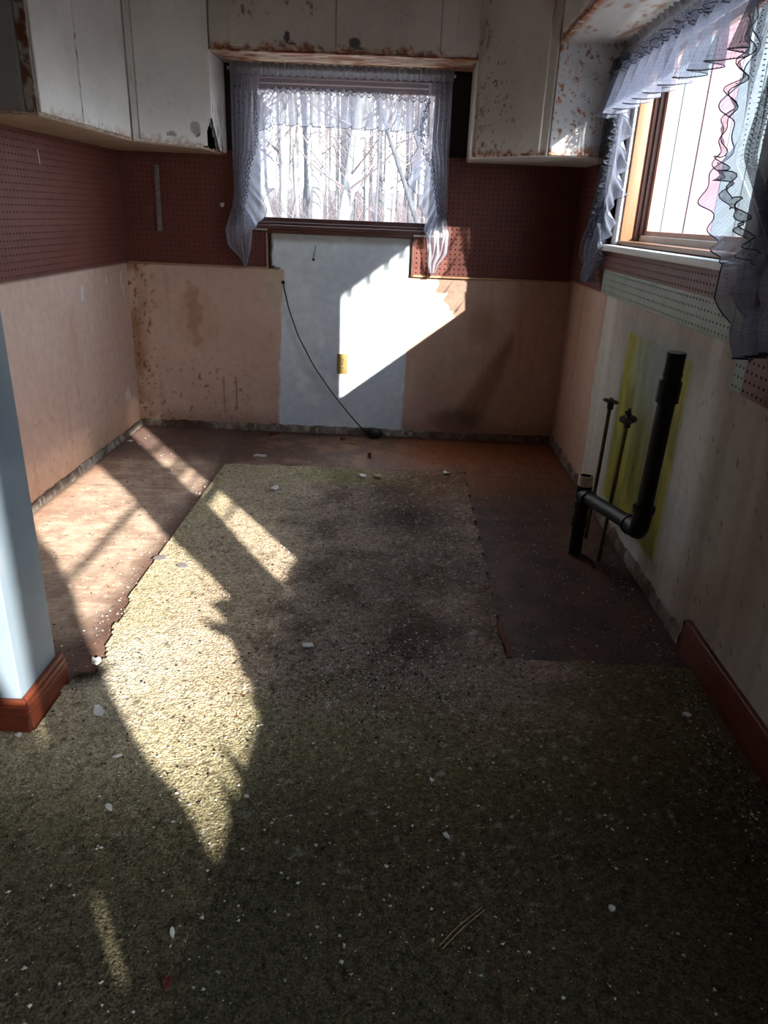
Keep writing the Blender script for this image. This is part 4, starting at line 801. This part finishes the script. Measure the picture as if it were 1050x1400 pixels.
# ------------------------------------------------------------ outdoors
X=axis(-40,40,2.);Y=axis(-30,70,2.); P=np.zeros((len(X),len(Y),3));P[...,0]=X[:,None];P[...,1]=Y[None];P=P.reshape(-1,3)
P[:,2]=-.7+.055*np.clip(P[:,1],0,99)+.4*(fb(P,.1,200)-.5); F=gridF(len(X),len(Y)); C_=P[F].mean(1); F=F[~((C_[:,0]>-4)&(C_[:,0]<4)&(C_[:,1]>-8)&(C_[:,1]<2))]
gr=struct(mesh('ground_outside',P,F,M['ground'],smooth=True))
# white board wing wall outside the side window
wg=bpy.data.objects.new('wall_outside',None); COL.objects.link(wg); wg['kind']='structure'; wg.location=(3,.3,0)
xs=2.56
for k in range(26):
    w_=.125; V,F=rbox((xs,.30,-.6),(xs+w_-.0025,.33,3.0),.003,4)
    if k==4: V,F=rbox((xs,.292,-.6),(xs+.15,.32,3.0),.003,4); mesh('corner_board',V,F,M['pinkboard'],wg); xs+=.155; continue
    mesh('plank',V,F,M['siding'],wg); xs+=w_
box('backing',(2.56,.331,-.6),(5.9,.36,3.0),M['siding'],wg,0)
# trees
def gz(y): return -.8+.055*max(y,0)
def treemesh(h,r,lean,nb,seed):
    r_=random.Random(seed); P=[];x=y=0
    for i in range(9):
        t=i/8; P.append((lean*h*t+.03*h*math.sin(t*4+seed)*.3,.03*h*math.sin(t*3+seed*2)*.3,h*t))
    P=np.array(P); tr=tube(P,r*(1-.75*np.linspace(0,1,9)),8,False); br=[]
    for k in range(nb):
        t=r_.uniform(.12,.95); b=np.array([np.interp(t,np.linspace(0,1,9),P[:,j]) for j in range(3)]); a=r_.uniform(0,6.28); l=h*r_.uniform(.10,.22)*(1.1-t*.6); up=r_.uniform(.3,1.1)
        d=np.array([math.cos(a),math.sin(a),up]); d/=np.linalg.norm(d); m=b+d*l*.5+np.array([0,0,.04*l]); e=b+d*l+np.array([0,0,.2*l]); rb_=r*.28*(1-t*.6)
        br.append(tube(np.array([b,m,e]),[rb_,rb_*.6,rb_*.2],4,False))
        for q in range(3):
            s_=b+(e-b)*r_.uniform(.3,.95); dd=np.array([r_.uniform(-1,1),r_.uniform(-1,1),r_.uniform(.1,1)]); br.append(tube(np.array([s_,s_+dd*l*.22,s_+dd*l*.45]),[rb_*.35,rb_*.25,rb_*.08],3,False))
    return tr,joinvf(br)
def tree(label,x,y,h,r,lean,nb,seed,mat,group=None,src=None):
    if src is None:
        tr,br=treemesh(h,r,lean,nb,seed); t=thing('bare_tree',label,'tree',(x,y,gz(y)),group)
        a=mesh('trunk',tr[0],tr[1],M[mat],None,smooth=True); b=mesh('branches',br[0],br[1],M['twig'],None,smooth=False)
        for q in (a,b): q.parent=t
        b['kind']='stuff'
        return t
    t=src.copy(); COL.objects.link(t); t.location=(x,y,gz(y)); t['label']=label
    if group: t['group']=group
    for c in src.children: d=c.copy(); COL.objects.link(d); d.parent=t; d.matrix_parent_inverse=Matrix.Identity(4)
    return t
# main trees seen through the back window: x at distance y for a point xw in the window plane
def X_at(xw,y): return 1.5+(xw-1.5)*(y+4.09)/4.09
tree('thick pale leaning trunk in the middle of the back window view',X_at(1.13,7.5)-.2,7.5,9,.085,.16,12,1,'bark')
tree('second pale leaning trunk crossing beside the thick one outside the back window',X_at(1.17,8.2)-.3,8.2,9,.075,.22,12,2,'bark')
tree('straight pale trunk left of the leaning pair outside the back window',X_at(1.04,12),12,11,.11,.0,16,3,'bark')
tree('dark trunk leaning left at the right edge of the back window view',X_at(1.60,6.5)+.62,6.5,7,.04,-.42,8,4,'barkd')
tree('pale stump-like trunk leaning left at the lower left of the back window view',X_at(.80,7)+.45,7,7,.06,-.30,8,5,'bark')
tree('thin dark upright sapling right of the leaning pair outside the back window',X_at(1.33,6),6,6,.025,0,10,6,'barkd')
protos=[]; rr=random.Random(5)
for k in range(110):
    y=rr.uniform(11,42); xw=rr.uniform(.55,1.80); x=X_at(xw,y); 
    lb='thin bare tree among many behind the large trunks outside the back window'; g='bare trees in the woods outside the back window'
    if k<8: protos.append(tree(lb,x,y,rr.uniform(10,14),rr.uniform(.03,.075),rr.uniform(-.07,.07),34,20+k,'bark' if k%3 else 'barkd',g))
    else:
        t=tree(lb,x,y,0,0,0,0,0,'',g,src=protos[k%8]); t.rotation_euler=(0,0,rr.uniform(0,6.28)); s_=rr.uniform(.8,1.2); t.scale=(s_,s_,s_)
# underbrush thicket
L_=[]
for k in range(4200):
    y=rr.uniform(11,30); x=X_at(rr.uniform(.55,1.85),y); a=rr.uniform(0,6.28); l=rr.uniform(.5,1.5); r0=rr.uniform(.003,.007)*(1+y/20); b=np.array([x,y,gz(y)+.05]); d=np.array([math.cos(a)*.55,math.sin(a)*.55,rr.uniform(.4,1.1)])
    L_.append(tube(np.array([b,b+d*l*.5+np.array([.05,0,.05]),b+d*l]),[r0,r0*.7,r0*.3],3,False))
V,F=joinvf(L_); o=mesh('underbrush',V,F,M['twig']); o['kind']='stuff'; tag(o,'tangled leafless underbrush on the woodland floor outside','brush')
